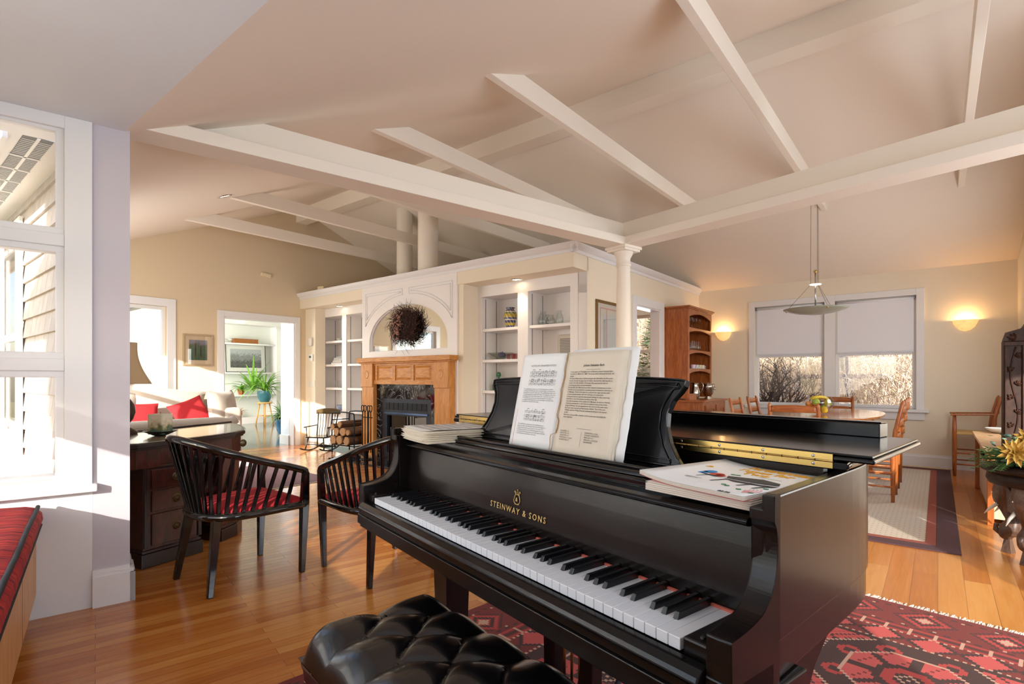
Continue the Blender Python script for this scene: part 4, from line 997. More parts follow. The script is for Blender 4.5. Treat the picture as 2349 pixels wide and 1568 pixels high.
# shelf ornaments
def lat(name, label, cat, prof, m, A, B, z, n=24, group=None, extra=None, sx=1):
    o = thing(name, label, cat, FW(A, B, z), ANG_F, group)
    b = MB(); b.lathe(prof, n, sx=sx); obj('body', b, m, o)
    if extra: extra(o)
    return o
VG = bpy.data.materials.new('painted_majolica'); VG.use_nodes = True; n, l, p = nt(VG); g = n.new('ShaderNodeTexCoord'); sx = n.new('ShaderNodeSeparateXYZ'); at = n.new('ShaderNodeMath'); at.operation = 'ARCTAN2'
s1_ = n.new('ShaderNodeMath'); s1_.operation = 'MULTIPLY_ADD'; s1_.inputs[1].default_value = 10; w_ = n.new('ShaderNodeMath'); w_.operation = 'SINE'; mz = n.new('ShaderNodeMath'); mz.operation = 'MULTIPLY'; mz.inputs[1].default_value = 90
sz = n.new('ShaderNodeMath'); sz.operation = 'SINE'; mu = n.new('ShaderNodeMath'); mu.operation = 'MULTIPLY_ADD'; mu.inputs[1].default_value = .35; mu.inputs[2].default_value = 0
zr = ramp(n, [(0, '2C4A9A'), (.12, 'C9B23A'), (.25, '28418C'), (.36, 'E8E4D8'), (.42, '2C4A9A'), (.5, 'C9B23A'), (.68, '3C6B4A'), (.74, 'E3DFD0'), (.8, '2C3C7A'), (1, '2E5B4A')]); zr.color_ramp.interpolation = 'CONSTANT'
mz2 = n.new('ShaderNodeMath'); mz2.operation = 'MULTIPLY'; mz2.inputs[1].default_value = 1/.27; r2 = ramp(n, [(.45, 'D9C04A'), (.55, '2A3F86')]); mm = n.new('ShaderNodeMix'); mm.data_type = 'RGBA'
l.new(g.outputs['Object'], sx.inputs[0]); l.new(sx.outputs[1], at.inputs[0]); l.new(sx.outputs[0], at.inputs[1]); l.new(at.outputs[0], s1_.inputs[0]); l.new(sx.outputs[2], mz.inputs[0]); l.new(mz.outputs[0], s1_.inputs[2]); l.new(s1_.outputs[0], w_.inputs[0])
l.new(sx.outputs[2], mz2.inputs[0]); l.new(mz2.outputs[0], zr.inputs[0]); l.new(w_.outputs[0], mu.inputs[0]); mu.inputs[2].default_value = .5; l.new(mu.outputs[0], r2.inputs[0]); mm.inputs[0].default_value = .35; l.new(zr.outputs[0], mm.inputs[6]); l.new(r2.outputs[0], mm.inputs[7]); l.new(mm.outputs[2], p.inputs['Base Color']); p.inputs['Roughness'].default_value = .2
lat('painted_vase', 'blue and yellow painted ceramic vase on the top shelf right of the fireplace', 'vase', [(.04, 0), (.05, .01), (.065, .06), (.082, .13), (.084, .17), (.07, .215), (.05, .232), (.046, .245), (.062, .262), (.06, .266), (.04, .25), (.03, .1), (.001, .01)], VG, -4.28, 5.29, 1.786)
CLR = glass('clear_glass', 'FAFCFC', .02, .08, .22); GRG = glass('green_glass', '8FC5A8', .05, .05, .3); PKG = glass('pink_glass', 'F0C0C4', .03, .08, .25)
jar = [(.001, .004), (.05, .004), (.062, .03), (.064, .08), (.05, .12), (.034, .14), (.034, .16), (.042, .17)]
for i, (A, k, lab) in enumerate(((-3.79, 1.05, 'clear glass pitcher, leftmost glass on the upper right shelf'), (-3.68, .95, 'squat clear glass jug beside the pitcher on the upper right shelf'), (-3.55, 1.0, 'clear glass vase with flared rim, third glass on the upper right shelf'), (-3.34, .75, 'small clear glass jug at the right end of the upper right shelf'))):
    o = thing('glass_jug', lab, 'glass jug', FW(A, 5.33, 1.786), ANG_F, 'clear glass jugs on the upper right shelf')
    b = MB(); b.lathe([(r_*k*(1 if i != 2 else .7), z*k*(1 if i != 1 else .8)) for r_, z in jar], 20); obj('vessel', b, CLR, o, solid=.002)
    if i != 2: b = MB(); b.tube([(-.034*k, 0, .15*k), (-.085*k, 0, .13*k), (-.09*k, 0, .08*k), (-.06*k, 0, .045*k)], .005, 6); obj('handle', b, CLR, o)
lat('glass_bowl', 'wide pale glass bowl on the middle shelf right of the fireplace', 'bowl', [(.04, 0), (.05, .015), (.12, .05), (.17, .085), (.172, .088), (.118, .056), (.04, .02), (.001, .02)], glass('pale_glass', 'EDF1EC', .06, .1, .3), -4.44, 5.29, 1.386, 32)
b = MB(); b.ball((0, 0, .03), .055, sz=.62, n=16, m=8); b.tube([(0, 0, .06), (.012, 0, .075)], .004, 6); o = obj('blue_glass_fruit', b, mat('cobalt_glass', '1C2F9A', .1, coat=.6), label='cobalt blue glass ornament resting in the pale glass bowl', cat='ornament'); o.location = FW(-4.42, 5.29, 1.42)
for i in range(5):
    o = lat('small_tumbler', 'small %s tumbler in the cluster right of the pale glass bowl' % ('pink glass' if i < 3 else 'clear glass'), 'tumbler', [(.001, .003), (.022, .003), (.027, .07)], PKG if i < 3 else CLR, -4.25+.05*i, 5.22+.03*(i % 2), 1.386, 12, group='small %s tumblers on the middle shelf' % ('pink' if i < 3 else 'clear'))
lat('glass_decanter', 'green glass decanter with ball stopper on the lower shelf behind the piano desk', 'decanter', [(.001, .003), (.05, .003), (.055, .06), (.04, .09), (.014, .12), (.012, .16), (.022, .165), (.012, .17), (.03, .19), (.032, .21), (.02, .235), (.001, .24)], GRG, onB(1144, 868, 5.28)[0], 5.28, .987, 20)
lat('green_jar', 'small green glass jar beside the decanter on the lower shelf', 'jar', [(.001, .003), (.04, .003), (.042, .07), (.03, .09), (.03, .1)], GRG, -4.52, 5.28, .987, 16)
# AC grille
o = thing('air_conditioner', 'white wall air conditioner grille behind the right bookcase shelf', 'air conditioner', FW(-3.44, B1+.35, 1.53), ANG_F)
b = MB(); b.box(-.22, .24, -.035, 0, -.15, .15); ho = obj('housing', b, mat('ac_plastic', 'D9CFBF', .5), o, .02, 4)
b = MB()
for x0, x1 in ((-.18, -.01), (.03, .20)):
    for k in range(11): b.box(x0, x1, -.039, -.035, -.10+k*.019 if x0 < 0 else -.02+k*.011, -.09+k*.019 if x0 < 0 else -.015+k*.011)
b.box(.05, .19, -.038, -.035, -.08, -.055)
obj('louvres', b, mat('ac_slot', '8E8C88', .6), ho)
# left bookcase items
lat('bottle_vase', 'dark green bottle vase on the top shelf left of the fireplace', 'vase', [(.03, 0), (.05, .03), (.05, .07), (.025, .12), (.018, .15), (.026, .19), (.02, .19), (.001, .02)], mat('olive_glaze', '3F4227', .25), -7.97, 5.36, 1.786)
lat('small_bowl', 'pale footed bowl left of the bottle vase on the top shelf', 'bowl', [(.03, 0), (.03, .01), (.065, .05), (.06, .05), (.001, .015)], mat('celadon', 'C9D2C2', .3), -8.10, 5.30, 1.786)
lat('small_bowl', 'pale wide bowl right of the bottle vase on the top shelf', 'bowl', [(.03, 0), (.03, .01), (.07, .055), (.065, .055), (.001, .015)], mat('cream_glaze', 'E4E2CF', .3), -7.87, 5.27, 1.786)
lat('glass_ball', 'green glass ball on the top shelf next to the chimney breast', 'ornament', [(.001, 0), (.03, .006), (.052, .03), (.058, .055), (.045, .09), (.015, .108), (.001, .11)], GRG, -7.40, 5.34, 1.786)
for i, (w, h, t_, c, lab) in enumerate(((.30, .24, .035, '41507E', 'dark blue hardcover book, bottom of the stack left of the fireplace'), (.27, .22, .03, 'D9D6CC', 'cream book in the middle of the stack left of the fireplace'), (.26, .21, .025, '8FA6BE', 'pale blue book in the stack left of the fireplace'), (.27, .2, .025, '6B5B4A', 'brown book on the stack left of the fireplace'), (.22, .18, .02, '3A97B5', 'turquoise book on top of the stack left of the fireplace'))):
    z = 1.386+sum((.035, .03, .025, .025, .02)[:i])+.0006*i
    o = thing('book', lab, 'book', FW(-8.10+.012*i, 5.34, z), ANG_F+.04*(i-2)*(1 if i % 2 else -1)); b = MB(); b.box(-w/2, w/2, -h/2, h/2, 0, .003); b.box(-w/2, w/2, -h/2, h/2, t_-.003, t_); b.box(-w/2, -w/2+.004, -h/2, h/2, 0, t_); obj('cover', b, mat('cover_'+c, c, .5), o)
    b = MB(); b.box(-w/2+.004, w/2-.005, -h/2+.005, h/2-.005, .003, t_-.003); obj('pages', b, PAPER, o)
lat('lidded_jar', 'patterned glass jar right of the book stack', 'jar', [(.04, 0), (.05, .02), (.05, .14), (.03, .18), (.03, .2), (.035, .2), (.02, .24), (.001, .25)], mat('patterned_jar', 'B9B0A4', .3, var=.5, vscale=60), -7.84, 5.30, 1.386)
b = MB(); b.box(-.05, .05, -.03, .03, 0, .025); b.tube([(-.01, 0, .025), (-.015, 0, .12), (.0, 0, .2), (.005, 0, .27)], [.018, .022, .026, .012], 10); b.ball((.006, 0, .285), .016, n=8, m=6); o = obj('statuette', b, mat('dark_teal_bronze', '26383B', .35, .4), label='slender dark bronze figurine on the third shelf left of the fireplace', cat='figurine'); o.location = FW(-7.85, 5.27, .986)
lat('cut_glass_bowl', 'cut glass bowl on the third shelf left of the fireplace', 'bowl', [(.04, .004), (.06, .01), (.11, .09), (.13, .12)], CLR, -8.1, 5.3, .986, 16)
lat('patterned_bowl', 'blue and white bowl behind the rocking chair back', 'bowl', [(.04, 0), (.05, .01), (.085, .05), (.09, .10), (.085, .10), (.001, .02)], mat('blue_white_china', 'A9B9D6', .25, var=.6, vscale=35), -8.05, 5.3, .587)
b = MB(); b.tube([(0, 0, 0), (0, 0, .05), (.01, 0, .11)], [.03, .024, .012], 10); b.ball((.01, 0, .13), .018, n=8, m=6); o = obj('china_figurine', b, mat('pink_china', 'C98AA0', .3), label='small pink and blue china figurine on the fourth shelf', cat='figurine'); o.location = FW(-7.86, 5.25, .587)
o = thing('small_picture', 'small picture leaning on the shelf beside the chimney breast', 'picture', FW(-7.32, 5.38, 1.386), ANG_F); b = MB(); b.box(-.09, .09, 0, .012, 0, .25); obj('mat_board', b, mat('grey_mat', 'C9C4BC', .8), o); b = MB(); b.tube([(-.02, -.002, .05), (.02, -.002, .12), (-.01, -.002, .2)], .006, 5); obj('drawing', b, INK2, o)
b = MB(); b.box(-.07, .0, -.04, .04, 0, .02); b.tube([(-.06, 0, .02), (-.09, 0, .08), (-.05, 0, .10)], .008, 6); o = obj('iron_ornament', b, IRON, label='small curled iron ornament on the third shelf by the mantel', cat='ornament'); o.location = FW(-7.22, 5.22, .986)
# wall plates on the pier
o = thing('thermostat', 'white thermostat with small display on the pier left of the bookcase', 'thermostat', FW(-8.40, 4.94, 1.50), ANG_F); b = MB(); b.box(-.07, .07, -.022, 0, -.06, .06); q = obj('case', b, mat('plastic_white', 'E9E5DC', .4), o, .006); b = MB(); b.box(-.035, .025, -.024, -.022, -.005, .03); obj('display', b, mat('lcd', '4B5A54', .3), q)
b = MB(); b.box(-.06, .06, -.035, 0, -.07, .07); o = obj('door_chime', b, mat('chime_box', 'D8D3C9', .5), bevel=.008, label='small white box above the thermostat', cat='chime'); o.location = FW(-8.41, 4.94, 1.77); o.rotation_euler = (0, 0, ANG_F)
def switch(label, M, n_, w=.045):
    o = thing('switch_plate', label, 'light switch', M.translation, M.to_euler().z); b = MB(); b.box(-w*n_/2-.02, w*n_/2+.02, -.006, 0, -.06, .06); q = obj('plate', b, mat('plate_cream', 'E6DFCF', .4), o, .002)
    for k in range(n_): b = MB(); x = -w*(n_-1)/2+w*k; b.box(x-.016, x+.016, -.010, -.006, -.032, .032); obj('rocker', b, mat('plastic_white', 'E9E5DC', .4), q, .002)
switch('cream three gang switch plate under the thermostat', F @ Matrix.Translation((-8.40, 4.94, 1.05)), 4)
switch('cream double switch plate left of the doorway', GF @ Matrix.Translation((3.43, 0, 1.20)), 2)
# sensors
b = MB(); b.box(-.09, .07, -.04, 0, -.03, .03); o = obj('wall_sensor', b, mat('sensor_cream', 'EAD9B4', .5), bevel=.006, label='small cream sensor high on the tan gable wall', cat='sensor'); o.matrix_world = GF @ Matrix.Translation((4.24, -.001, 2.83)) @ Matrix.Rotation(.12, 4, 'Y')
b = MB(); b.box(-.07, .06, -.05, .05, 0, .10); o = obj('wall_speaker', b, mat('sensor_cream', 'EAD9B4', .5), bevel=.006, label='small cream box standing on the soffit ledge near the gable wall', cat='speaker'); o.location = FW(-8.15, 5.0, 2.601); o.rotation_euler = (0, 0, ANG_F+.3)
# flues
def flue(label, px, B, rad):
    A = onB(px, 560, B)[0]; o = thing('flue_pipe', label, 'flue pipe', FW(A, B, 2.586), ANG_F); zt = (zn(B) if B < 4.865 else zf(B))-2.586
    b = MB(); b.lathe([(rad, 0), (rad, zt+.05)], 28); obj('pipe', b, BEAM, o); b = MB(); b.lathe([(rad+.002, .33), (rad+.003, .335), (rad+.002, .34)], 28); obj('seam_ring', b, WHITE, o)
flue('thinner round white flue pipe rising behind the soffit', 928, 5.55, .125); flue('thicker round white flue pipe rising from the soffit to the roof', 982, 5.12, .143)
# recessed lights
def down(label, M, pw):
    o = thing('recessed_light', label, 'ceiling light', M.translation, 0); o.matrix_world = M
    b = MB(); b.lathe([(.075, 0), (.072, -.006), (.055, -.008), (.05, 0)], 28); obj('trim_ring', b, mat('chrome', 'D0D0D2', .15, 1), o)
    b = MB(); b.lathe([(.05, -.001), (.03, .0), (.001, .0)], 20); obj('bulb', b, mat('lit_bulb', 'FFE9C8', .5, emis='FFE2B4', es=14), o)
    L = bpy.data.lights.new('downlight', 'SPOT'); L.energy = pw; L.spot_size = math.radians(75); L.spot_blend = .6; L.color = (1, .82, .6); L.shadow_soft_size = .02
    lo = bpy.data.objects.new('downlight', L); C.objects.link(lo); lo.matrix_world = M @ Matrix.Translation((0, 0, -.03))
down('recessed light in the soffit over the right bookcase', F @ Matrix.Translation((-3.975, 5.03, 2.339)), 18)
down('recessed light in the soffit over the left bookcase', F @ Matrix.Translation((-7.70, 5.03, 2.339)), 18)
B_ = .4392*5.6
A_ = (.7793*-.5428-.6266)*5.6
down('recessed light in the sloping ceiling near the gable wall', F @ Matrix.Translation((A_, B_, zn(B_)-.001)) @ Matrix.Rotation(math.atan(.4167), 4, 'X'), 10)
# ================================================================ pictures
def frame_pic(name, label, M, w, h, fm, matm, art, fw=.025, mw=.06, d=.02):
    """local x along wall, z up, -y towards the room, origin bottom centre"""
    o = thing(name, label, 'picture', M.translation, 0); o.matrix_world = M
    b = MB(); b.holed(-w/2, w/2, 0, h, -d, -.001, [(-w/2+fw, w/2-fw, fw, h-fw)]); obj('frame', b, fm, o, .004)
    b = MB(); b.box(-w/2+fw, w/2-fw, -d*.5, -d*.35, fw, h-fw); obj('mat_board', b, matm, o)
    b = MB(); b.box(-w/2+fw+mw, w/2-fw-mw, -d*.5-.001, -d*.5, fw+mw, h-fw-mw); obj('artwork', b, art, o)
    b = MB(); b.box(-w/2+fw, w/2-fw, -d*.8, -d*.78, fw, h-fw); obj('glazing', b, glass('picture_glass', 'FFFFFF', .02), o)
    return o
def artmat(name, stops, axis=2, scale=4, dist=1, amp=.3, z0=0, zs=3):
    m = bpy.data.materials.new(name); m.use_nodes = True; n, l, p = nt(m); g = n.new('ShaderNodeTexCoord'); sx = n.new('ShaderNodeSeparateXYZ'); t = n.new('ShaderNodeTexNoise'); t.inputs['Scale'].default_value = scale; t.inputs['Detail'].default_value = 6; t.inputs['Distortion'].default_value = dist
    a = n.new('ShaderNodeMath'); a.operation = 'MULTIPLY_ADD'; a.inputs[1].default_value = zs; a.inputs[2].default_value = z0; c = n.new('ShaderNodeMath'); c.operation = 'MULTIPLY_ADD'; c.inputs[1].default_value = amp
    l.new(g.outputs['Object'], sx.inputs[0]); l.new(g.outputs['Object'], t.inputs['Vector']); l.new(sx.outputs[axis], a.inputs[0]); l.new(t.outputs['Fac'], c.inputs[0]); l.new(a.outputs[0], c.inputs[2]); r_ = ramp(n, stops); l.new(c.outputs[0], r_.inputs[0]); l.new(r_.outputs[0], p.inputs['Base Color']); p.inputs['Roughness'].default_value = .8; return m
land = artmat('landscape_print', [(.3, '3E5A3A'), (.5, '4E6B45'), (.62, '5E6450'), (.7, '8B8794'), (1, 'A9A5AE')], z0=-.1, zs=2.0, amp=.25)
GLD = mat('pale_gilt_frame', 'B9A384', .4, .5)
o = frame_pic('framed_picture', 'small landscape with two dark trees in a pale gilt frame left of the doorway', GF @ Matrix.Translation((3.218, 0, 1.33)), .42, .47, GLD, mat('beige_mat', 'E2CBA9', .8), land)
b = MB()
for x, h in ((-.04, .19), (.035, .16)): b.tube([(x, -.0118, .14), (x, -.0118, .14+h*.5), (x, -.0118, .14+h)], [.006, .013, .003], 6, flat=.1, up=(0, 1, 0))
obj('painted_trees', b, mat('painted_dark_green', '2C3427', .8), o)
pM = XF @ Matrix.Translation((5.66, 0, 1.22)); RF = mat('gilt_wood_frame', '8A6A3A', .4, .5, var=.4, vscale=60)
o = frame_pic('framed_picture', 'tall gilt framed picture with pink ruled mat behind the white column', pM, .70, .83, RF, mat('cream_mat', 'E4DDCF', .7), artmat('botanical_print', [(.3, 'C9CCC4'), (.55, 'D9DAD2'), (.75, 'BFC4BE')], scale=6, zs=.2, z0=.2), fw=.035, mw=.12)
b = MB()
for x in (-.25, .25, -.10): b.box(x-.006, x+.006, -.0122, -.011, .09, .74)
for z in (.09, .74): b.box(-.25, .25, -.0122, -.011, z-.006, z+.006)
obj('pink_ruling', b, mat('pink_rule', 'D98A84', .8), o)
# ================================================================ rocking chair (child's)
RK = mat('rocker_black', '1A1612', .35, coat=.3); RKG = mat('gilt_decorated_crest', '6A5426', .4, .3, var=.75, vscale=45)
rc = thing('rocking_chair', 'small black rocking chair with gilded crest rail beside the log rack', 'rocking chair', (-3.10, 8.42, 0), math.radians(-14))
b = MB(); b.prism(rr(.20, .18, .05), .235, .258); obj('seat', b, RK, rc, .006)
for i in range(6):
    x = -.135+.054*i; b = MB(); b.tube([(x*.9, .15, .25), (x, .20, .45), (x*1.08, .235, .63)], .006, 6); obj('spindle', b, RK, rc)
for s in (-1, 1):
    b = MB(); b.tube([(s*.175, .16, .25), (s*.19, .21, .5), (s*.20, .245, .66)], .012, 8); obj('back_post', b, RK, rc)
    b = MB(); b.bar((s*.21, .20, .43), (s*.23, -.10, .42), .035, .016); b.tube([(s*.225, -.08, .41), (s*.20, -.10, .25)], .009, 8); b.ball((s*.23, -.12, .415), .02, sz=.6, n=8, m=6); obj('armrest', b, RK, rc)
    b = MB(); b.tube([(s*.19, -.30+.06*i, .012+.0+.55*((-.30+.06*i)/1.0)**2*1.1) for i in range(12)], .013, 8); obj('rocker', b, RK, rc)
    b = MB(); b.tube([(s*.15, -.13, .235), (s*.185, -.17, .025)], .012, 8); obj('leg', b, RK, rc)
    b = MB(); b.tube([(s*.15, .14, .235), (s*.185, .18, .03)], .012, 8); obj('leg', b, RK, rc)
b = MB(); b.tube([(-.17, -.15, .12), (.17, -.15, .12)], .008, 6); obj('stretcher', b, RK, rc)
b = MB(); b.grid(lambda u, v: (-.24+.48*u, .245+.02*math.sin(PI*u), .63+(.10-.035*abs(2*u-1)**3)*v+.0), 20, 5); obj('crest_rail', b, RKG, rc, solid=.02)
rc.scale = (.9, .9, .9); rc.location = (-3.04, 8.40, 0)
# ================================================================ log rack, logs, tools
lr = thing('log_rack', 'black iron firewood rack beside the fireplace', 'log rack', FW(-7.08, 4.84, 0), ANG_F+.05)
b = MB()
for y in (-.16, .16):
    b.tube(smoothpath([(-.27, y, 0), (-.27, y, .12), (-.27, y, .55), (-.2, y, .62), (.2, y, .62), (.27, y, .55), (.27, y, .12), (.27, y, 0)], 4), .010, 8)
for x in (-.27, .27): b.tube([(x, -.16, .12), (x, .16, .12)], .009, 6); b.tube([(x, -.16, .5), (x, .16, .5)], .009, 6)
for y in (-.16, .16): b.tube([(-.27, y, .12), (.27, y, .12)], .009, 6)
obj('iron_frame', b, IRON, lr)
BARK = mat('log_bark', '6E4C33', .95, bump=.6, bscale=60, var=.5, vscale=12); CUT = mat('log_cut_end', 'B98F62', .9, var=.3, vscale=30)
spots = [(-.17, .205, .075), (-.01, .205, .08), (.16, .20, .07), (-.09, .33, .07), (.07, .335, .075), (-.18, .40, .05), (.19, .33, .045), (-.01, .45, .055)]
for i, (x, z, rd) in enumerate(spots):
    r = random.Random(i); o = thing('firewood_log', 'split brown firewood log in the iron log rack', 'firewood', lr.matrix_basis @ Vector((0, 0, 0)), 0, 'split logs in the iron rack'); o.location = FW(-7.08, 4.84, 0)+(Matrix.Rotation(ANG_F+.05, 4, 'Z') @ Vector((x, 0, z))); o.rotation_euler = (0, 0, ANG_F+.05)
    P = [(rd*(1+r.uniform(-.18, .1))*math.cos(a), rd*(1+r.uniform(-.18, .1))*math.sin(a)) for a in [2*PI*k/9+i for k in range(9)]]
    b = MB(); b.prismy(P, -.22+r.uniform(0, .03), .2); obj('bark', b, BARK, o, .004); b = MB(); b.prismy([(x_*.93, z_*.93) for x_, z_ in P], -.222, -.19+.0*i); obj('cut_end', b, CUT, o)
ft = thing('fire_tool_stand', 'black iron fireplace tool stand with hooked handles left of the hearth', 'fire tools', FW(-6.16, 4.47, .0225), ANG_F)
b = MB(); b.lathe([(.001, .012), (.10, .012), (.11, .0)], 20); b.tube([(0, 0, .01), (0, 0, .68)], .009, 8); b.bar((-.10, 0, .58), (.10, 0, .58), .012, .012); obj('stand', b, IRON, ft)
for k, x in enumerate((-.09, -.035, .045, .095)):
    b = MB(); zt = .74; b.tube([(x, -.02, .10), (x, -.02, zt-.1)], .0075, 6); b.tube(smoothpath([(x, -.02, zt-.1), (x-.025, -.02, zt-.05), (x-.02, -.02, zt), (x+.02, -.02, zt), (x+.025, -.02, zt-.05), (x, -.02, zt-.09)], 3), .007, 6)
    if k == 0: b.box(x-.05, x+.05, -.03, -.015, .05, .16)
    if k == 1: b.box(x-.03, x+.03, -.045, 0, .04, .13)
    obj(('shovel', 'hearth_brush', 'poker', 'tongs')[k], b, IRON, ft)
# ================================================================ rugs of the living room
def carpet(name, label, M, nx_, ny_, cell, fn, mats, th=.009, fringe=None):
    o = thing(name, label, 'rug', M.translation, 0); o.matrix_world = M
    b = MB(); w, h = nx_*cell, ny_*cell
    vs = [(i*cell, j*cell, th) for i in range(nx_+1) for j in range(ny_+1)]
    b.add(vs, []); 
    for i in range(nx_):
        for j in range(ny_):
            b.f.append([i*(ny_+1)+j, (i+1)*(ny_+1)+j, (i+1)*(ny_+1)+j+1, i*(ny_+1)+j+1]); b.sm.append(False); b.mi.append(fn(i, j))
    b.add([(0, 0, 0), (w, 0, 0), (w, h, 0), (0, h, 0), (0, 0, th), (w, 0, th), (w, h, th), (0, h, th)], [(3, 2, 1, 0), (0, 1, 5, 4), (1, 2, 6, 5), (2, 3, 7, 6), (3, 0, 4, 7)])
    obj('woven_field', b, mats, o)
    r = random.Random(2)
    for side in (fringe or ()):
        b = MB()
        n_ = int((w if side in 'SN' else h)/.006)
        for k in range(n_):
            q = k*.006+.003; dx, L = r.uniform(-.012, .012), r.uniform(.035, .06)
            p0, p1 = {'N': ((q, h, th*.6), (q+dx, h+L, .003)), 'S': ((q, 0, th*.6), (q+dx, -L, .003)), 'E': ((w, q, th*.6), (w+L, q+dx, .003)), 'W': ((0, q, th*.6), (-L, q+dx, .003))}[side]
            b.bar(p0, p1, .004, .003)
        obj('fringe', b, mat('rug_fringe', 'DDD6CC', .95), o, kind='stuff')
    return o
RM = [mat('rug_plum', '7B3A4E', 1, sheen=.4), mat('rug_dark_plum', '5C2A3E', 1, sheen=.4), mat('rug_wine', '8E4658', 1, sheen=.4)]
def plum(i, j):
    nx_, ny_ = 110, 80
    e = min(i, j, nx_-1-i, ny_-1-j)
    if e < 2: return 1
    if e < 10: return 1 if (i+j*2) % 5 == 0 else 0
    if 10 <= e < 11: return 2
    return 2 if j % 3 == 0 and (i*7+j*13) % 11 < 8 else 0
carpet('plum_rug', 'plum red woven rug on the living room floor behind the spindle armchairs', F @ Matrix.Translation((-7.95, 1.55, .0)), 110, 80, .0235, plum, RM, fringe='E')
# ================================================================ garden room seen through the doorway
GW = -13.9
gs = thing('garden_shelves', 'white built-in shelves in the garden room beyond the doorway', 'shelves', FW(GW+.0, 5.35, 0), ANG_F+PI/2)   # local x -> B
x0 = onA(505, 800, GW)[0]-5.35; x1 = onA(620, 800, GW)[0]-5.35
b = MB(); b.box(x0-1.0, x1+.12, -.32, -.001, 0, .16); b.box(x1, x1+.12, -.32, -.001, .16, 2.5); b.box(x0-1.0, x1+.12, -.34, -.001, 2.5, 2.7); obj('carcass', b, WHITE, gs, .003)
for z in (2.03, 1.30, .735): b = MB(); b.box(x0-1.0, x1-.001, -.30, -.001, z-.04, z); obj('shelf', b, WHITE, gs, .003)
GSM = F @ Matrix.Translation((GW, 0, 0)) @ Matrix.Rotation(PI/2, 4, 'Z')
bw = artmat('beach_print', [(.35, '2A2C2C'), (.42, '6A6C6C'), (.47, '2E3030'), (.55, '9A9C9C'), (.62, '7E8486'), (.68, 'C4CACC')], scale=14, dist=3, amp=.4, z0=.05, zs=.9)
pA = GW+.22; c0 = onA(565, 850, pA)[0]
frame_pic('framed_photograph', 'black framed black and white beach photograph leaning on the garden room shelf', F @ Matrix.Translation((pA, c0, 1.302)) @ Matrix.Rotation(PI/2, 4, 'Z') @ Matrix.Rotation(-.06, 4, 'X'), 1.0, .70, mat('thin_black_frame', '141414', .4), PAPER, bw, fw=.015, mw=.10)
b = MB(); b.box(-.3, .3, -.08, .08, 0, .10); b.box(-.305, .305, -.085, .085, .10, .112); o = obj('wooden_box', b, wood('box_wood', '8A4F22', 'B06E35', .4, (2, 8, 8)), bevel=.004, label='long brown wooden box on the top garden room shelf', cat='box'); o.location = FW(GW+.17, onA(562, 785, GW+.17)[0], 2.032); o.rotation_euler = (0, 0, ANG_F+PI/2)
b = MB(); b.grid(lambda u, v: ((.05+.09*u)*math.cos(5*u+2*PI*v*0)+.05*math.cos(2*PI*v)*(1-u*.6), .05*math.sin(2*PI*v)*(1-u*.6), .06+.05*math.sin(4*u)*.6), 14, 10); o = obj('seashell', b, mat('shell_white', 'E9E6DC', .5), label='white seashell at the left end of the top garden room shelf', cat='shell'); o.location = FW(GW+.17, onA(524, 785, GW+.17)[0], 2.04)
LEAF = mat('plant_leaf_green', '86BF45', .5, var=.35, vscale=8); LEAFD = mat('fern_green', '6FA055', .6, var=.4, vscale=10); TERRA = mat('terracotta', 'B5623A', .8); BLUEPOT = mat('blue_green_glaze', '3E7C86', .25, var=.4, vscale=12)
def blades(b, c, n_, L, w, r, droop=1.0, up=.7):
    for i in range(n_):
        a = r.uniform(0, 2*PI); l_ = L*r.uniform(.6, 1.1); e = r.uniform(.25, up)
        pts = []; K_ = 7
        for k in range(K_+1):
            t_ = k/K_; rad = l_*t_*(.35+.65*(1-e)); z = l_*(t_*(.4+.8*e)-droop*t_*t_*(.9-.5*e)); pts.append(Vector((c[0]+rad*math.cos(a), c[1]+rad*math.sin(a), c[2]+z)))
        side = Vector((-math.sin(a), math.cos(a), 0)); vs = []
        for k, p_ in enumerate(pts):
            ww = w*(math.sin(PI*min(1, (k+.6)/(K_+.8))))**.7; vs += [p_-side*ww, p_+Vector((0, 0, -ww*.5)), p_+side*ww]
        b.add(vs, [(3*k, 3*k+1, 3*k+4, 3*k+3) for k in range(K_)]+[(3*k+1, 3*k+2, 3*k+5, 3*k+4) for k in range(K_)], True)
def fpt(px, py, A, z=None):
    B_, z_ = onA(px, py, A); return FW(A, B_, z_ if z is None else z)
stA = -13.0
so_ = fpt(607, 950, stA, 0)
sl = thing('plant_stool', 'round pale wooden stool carrying the big potted plant in the garden room', 'stool', so_, 0)
PINE = mat('pale_stool_wood', 'D9A35E', .4); b = MB(); b.lathe([(.001, .52), (.17, .52), (.18, .54), (.17, .56), (.001, .56)], 24); obj('seat', b, PINE, sl)
for k in range(4):
    a = k*PI/2+.5; b = MB(); b.tube([(.11*math.cos(a), .11*math.sin(a), .52), (.20*math.cos(a), .20*math.sin(a), 0)], .016, 8); obj('leg', b, PINE, sl)
b = MB()
for k in range(4): a = k*PI/2+.5; c_ = a+PI/2; b.tube([(.16*math.cos(a), .16*math.sin(a), .22), (.16*math.cos(c_), .16*math.sin(c_), .22)], .01, 6)
obj('stretcher_ring', b, PINE, sl)
def potted(name, label, loc, pot, pm, fol, lm):
    o = thing(name, label, 'potted plant', loc, 0); b = MB(); b.lathe(pot, 24); obj('pot', b, pm, o); b = MB(); b.lathe([(.001, pot[-1][1]-.02), (pot[-1][0]*.9, pot[-1][1]-.02)], 16); obj('soil', b, mat('soil', '3A2A1E', 1), o)
    b = MB(); fol(b, pot[-1][1]-.02); obj('foliage', b, lm, o); return o
r = random.Random(21)
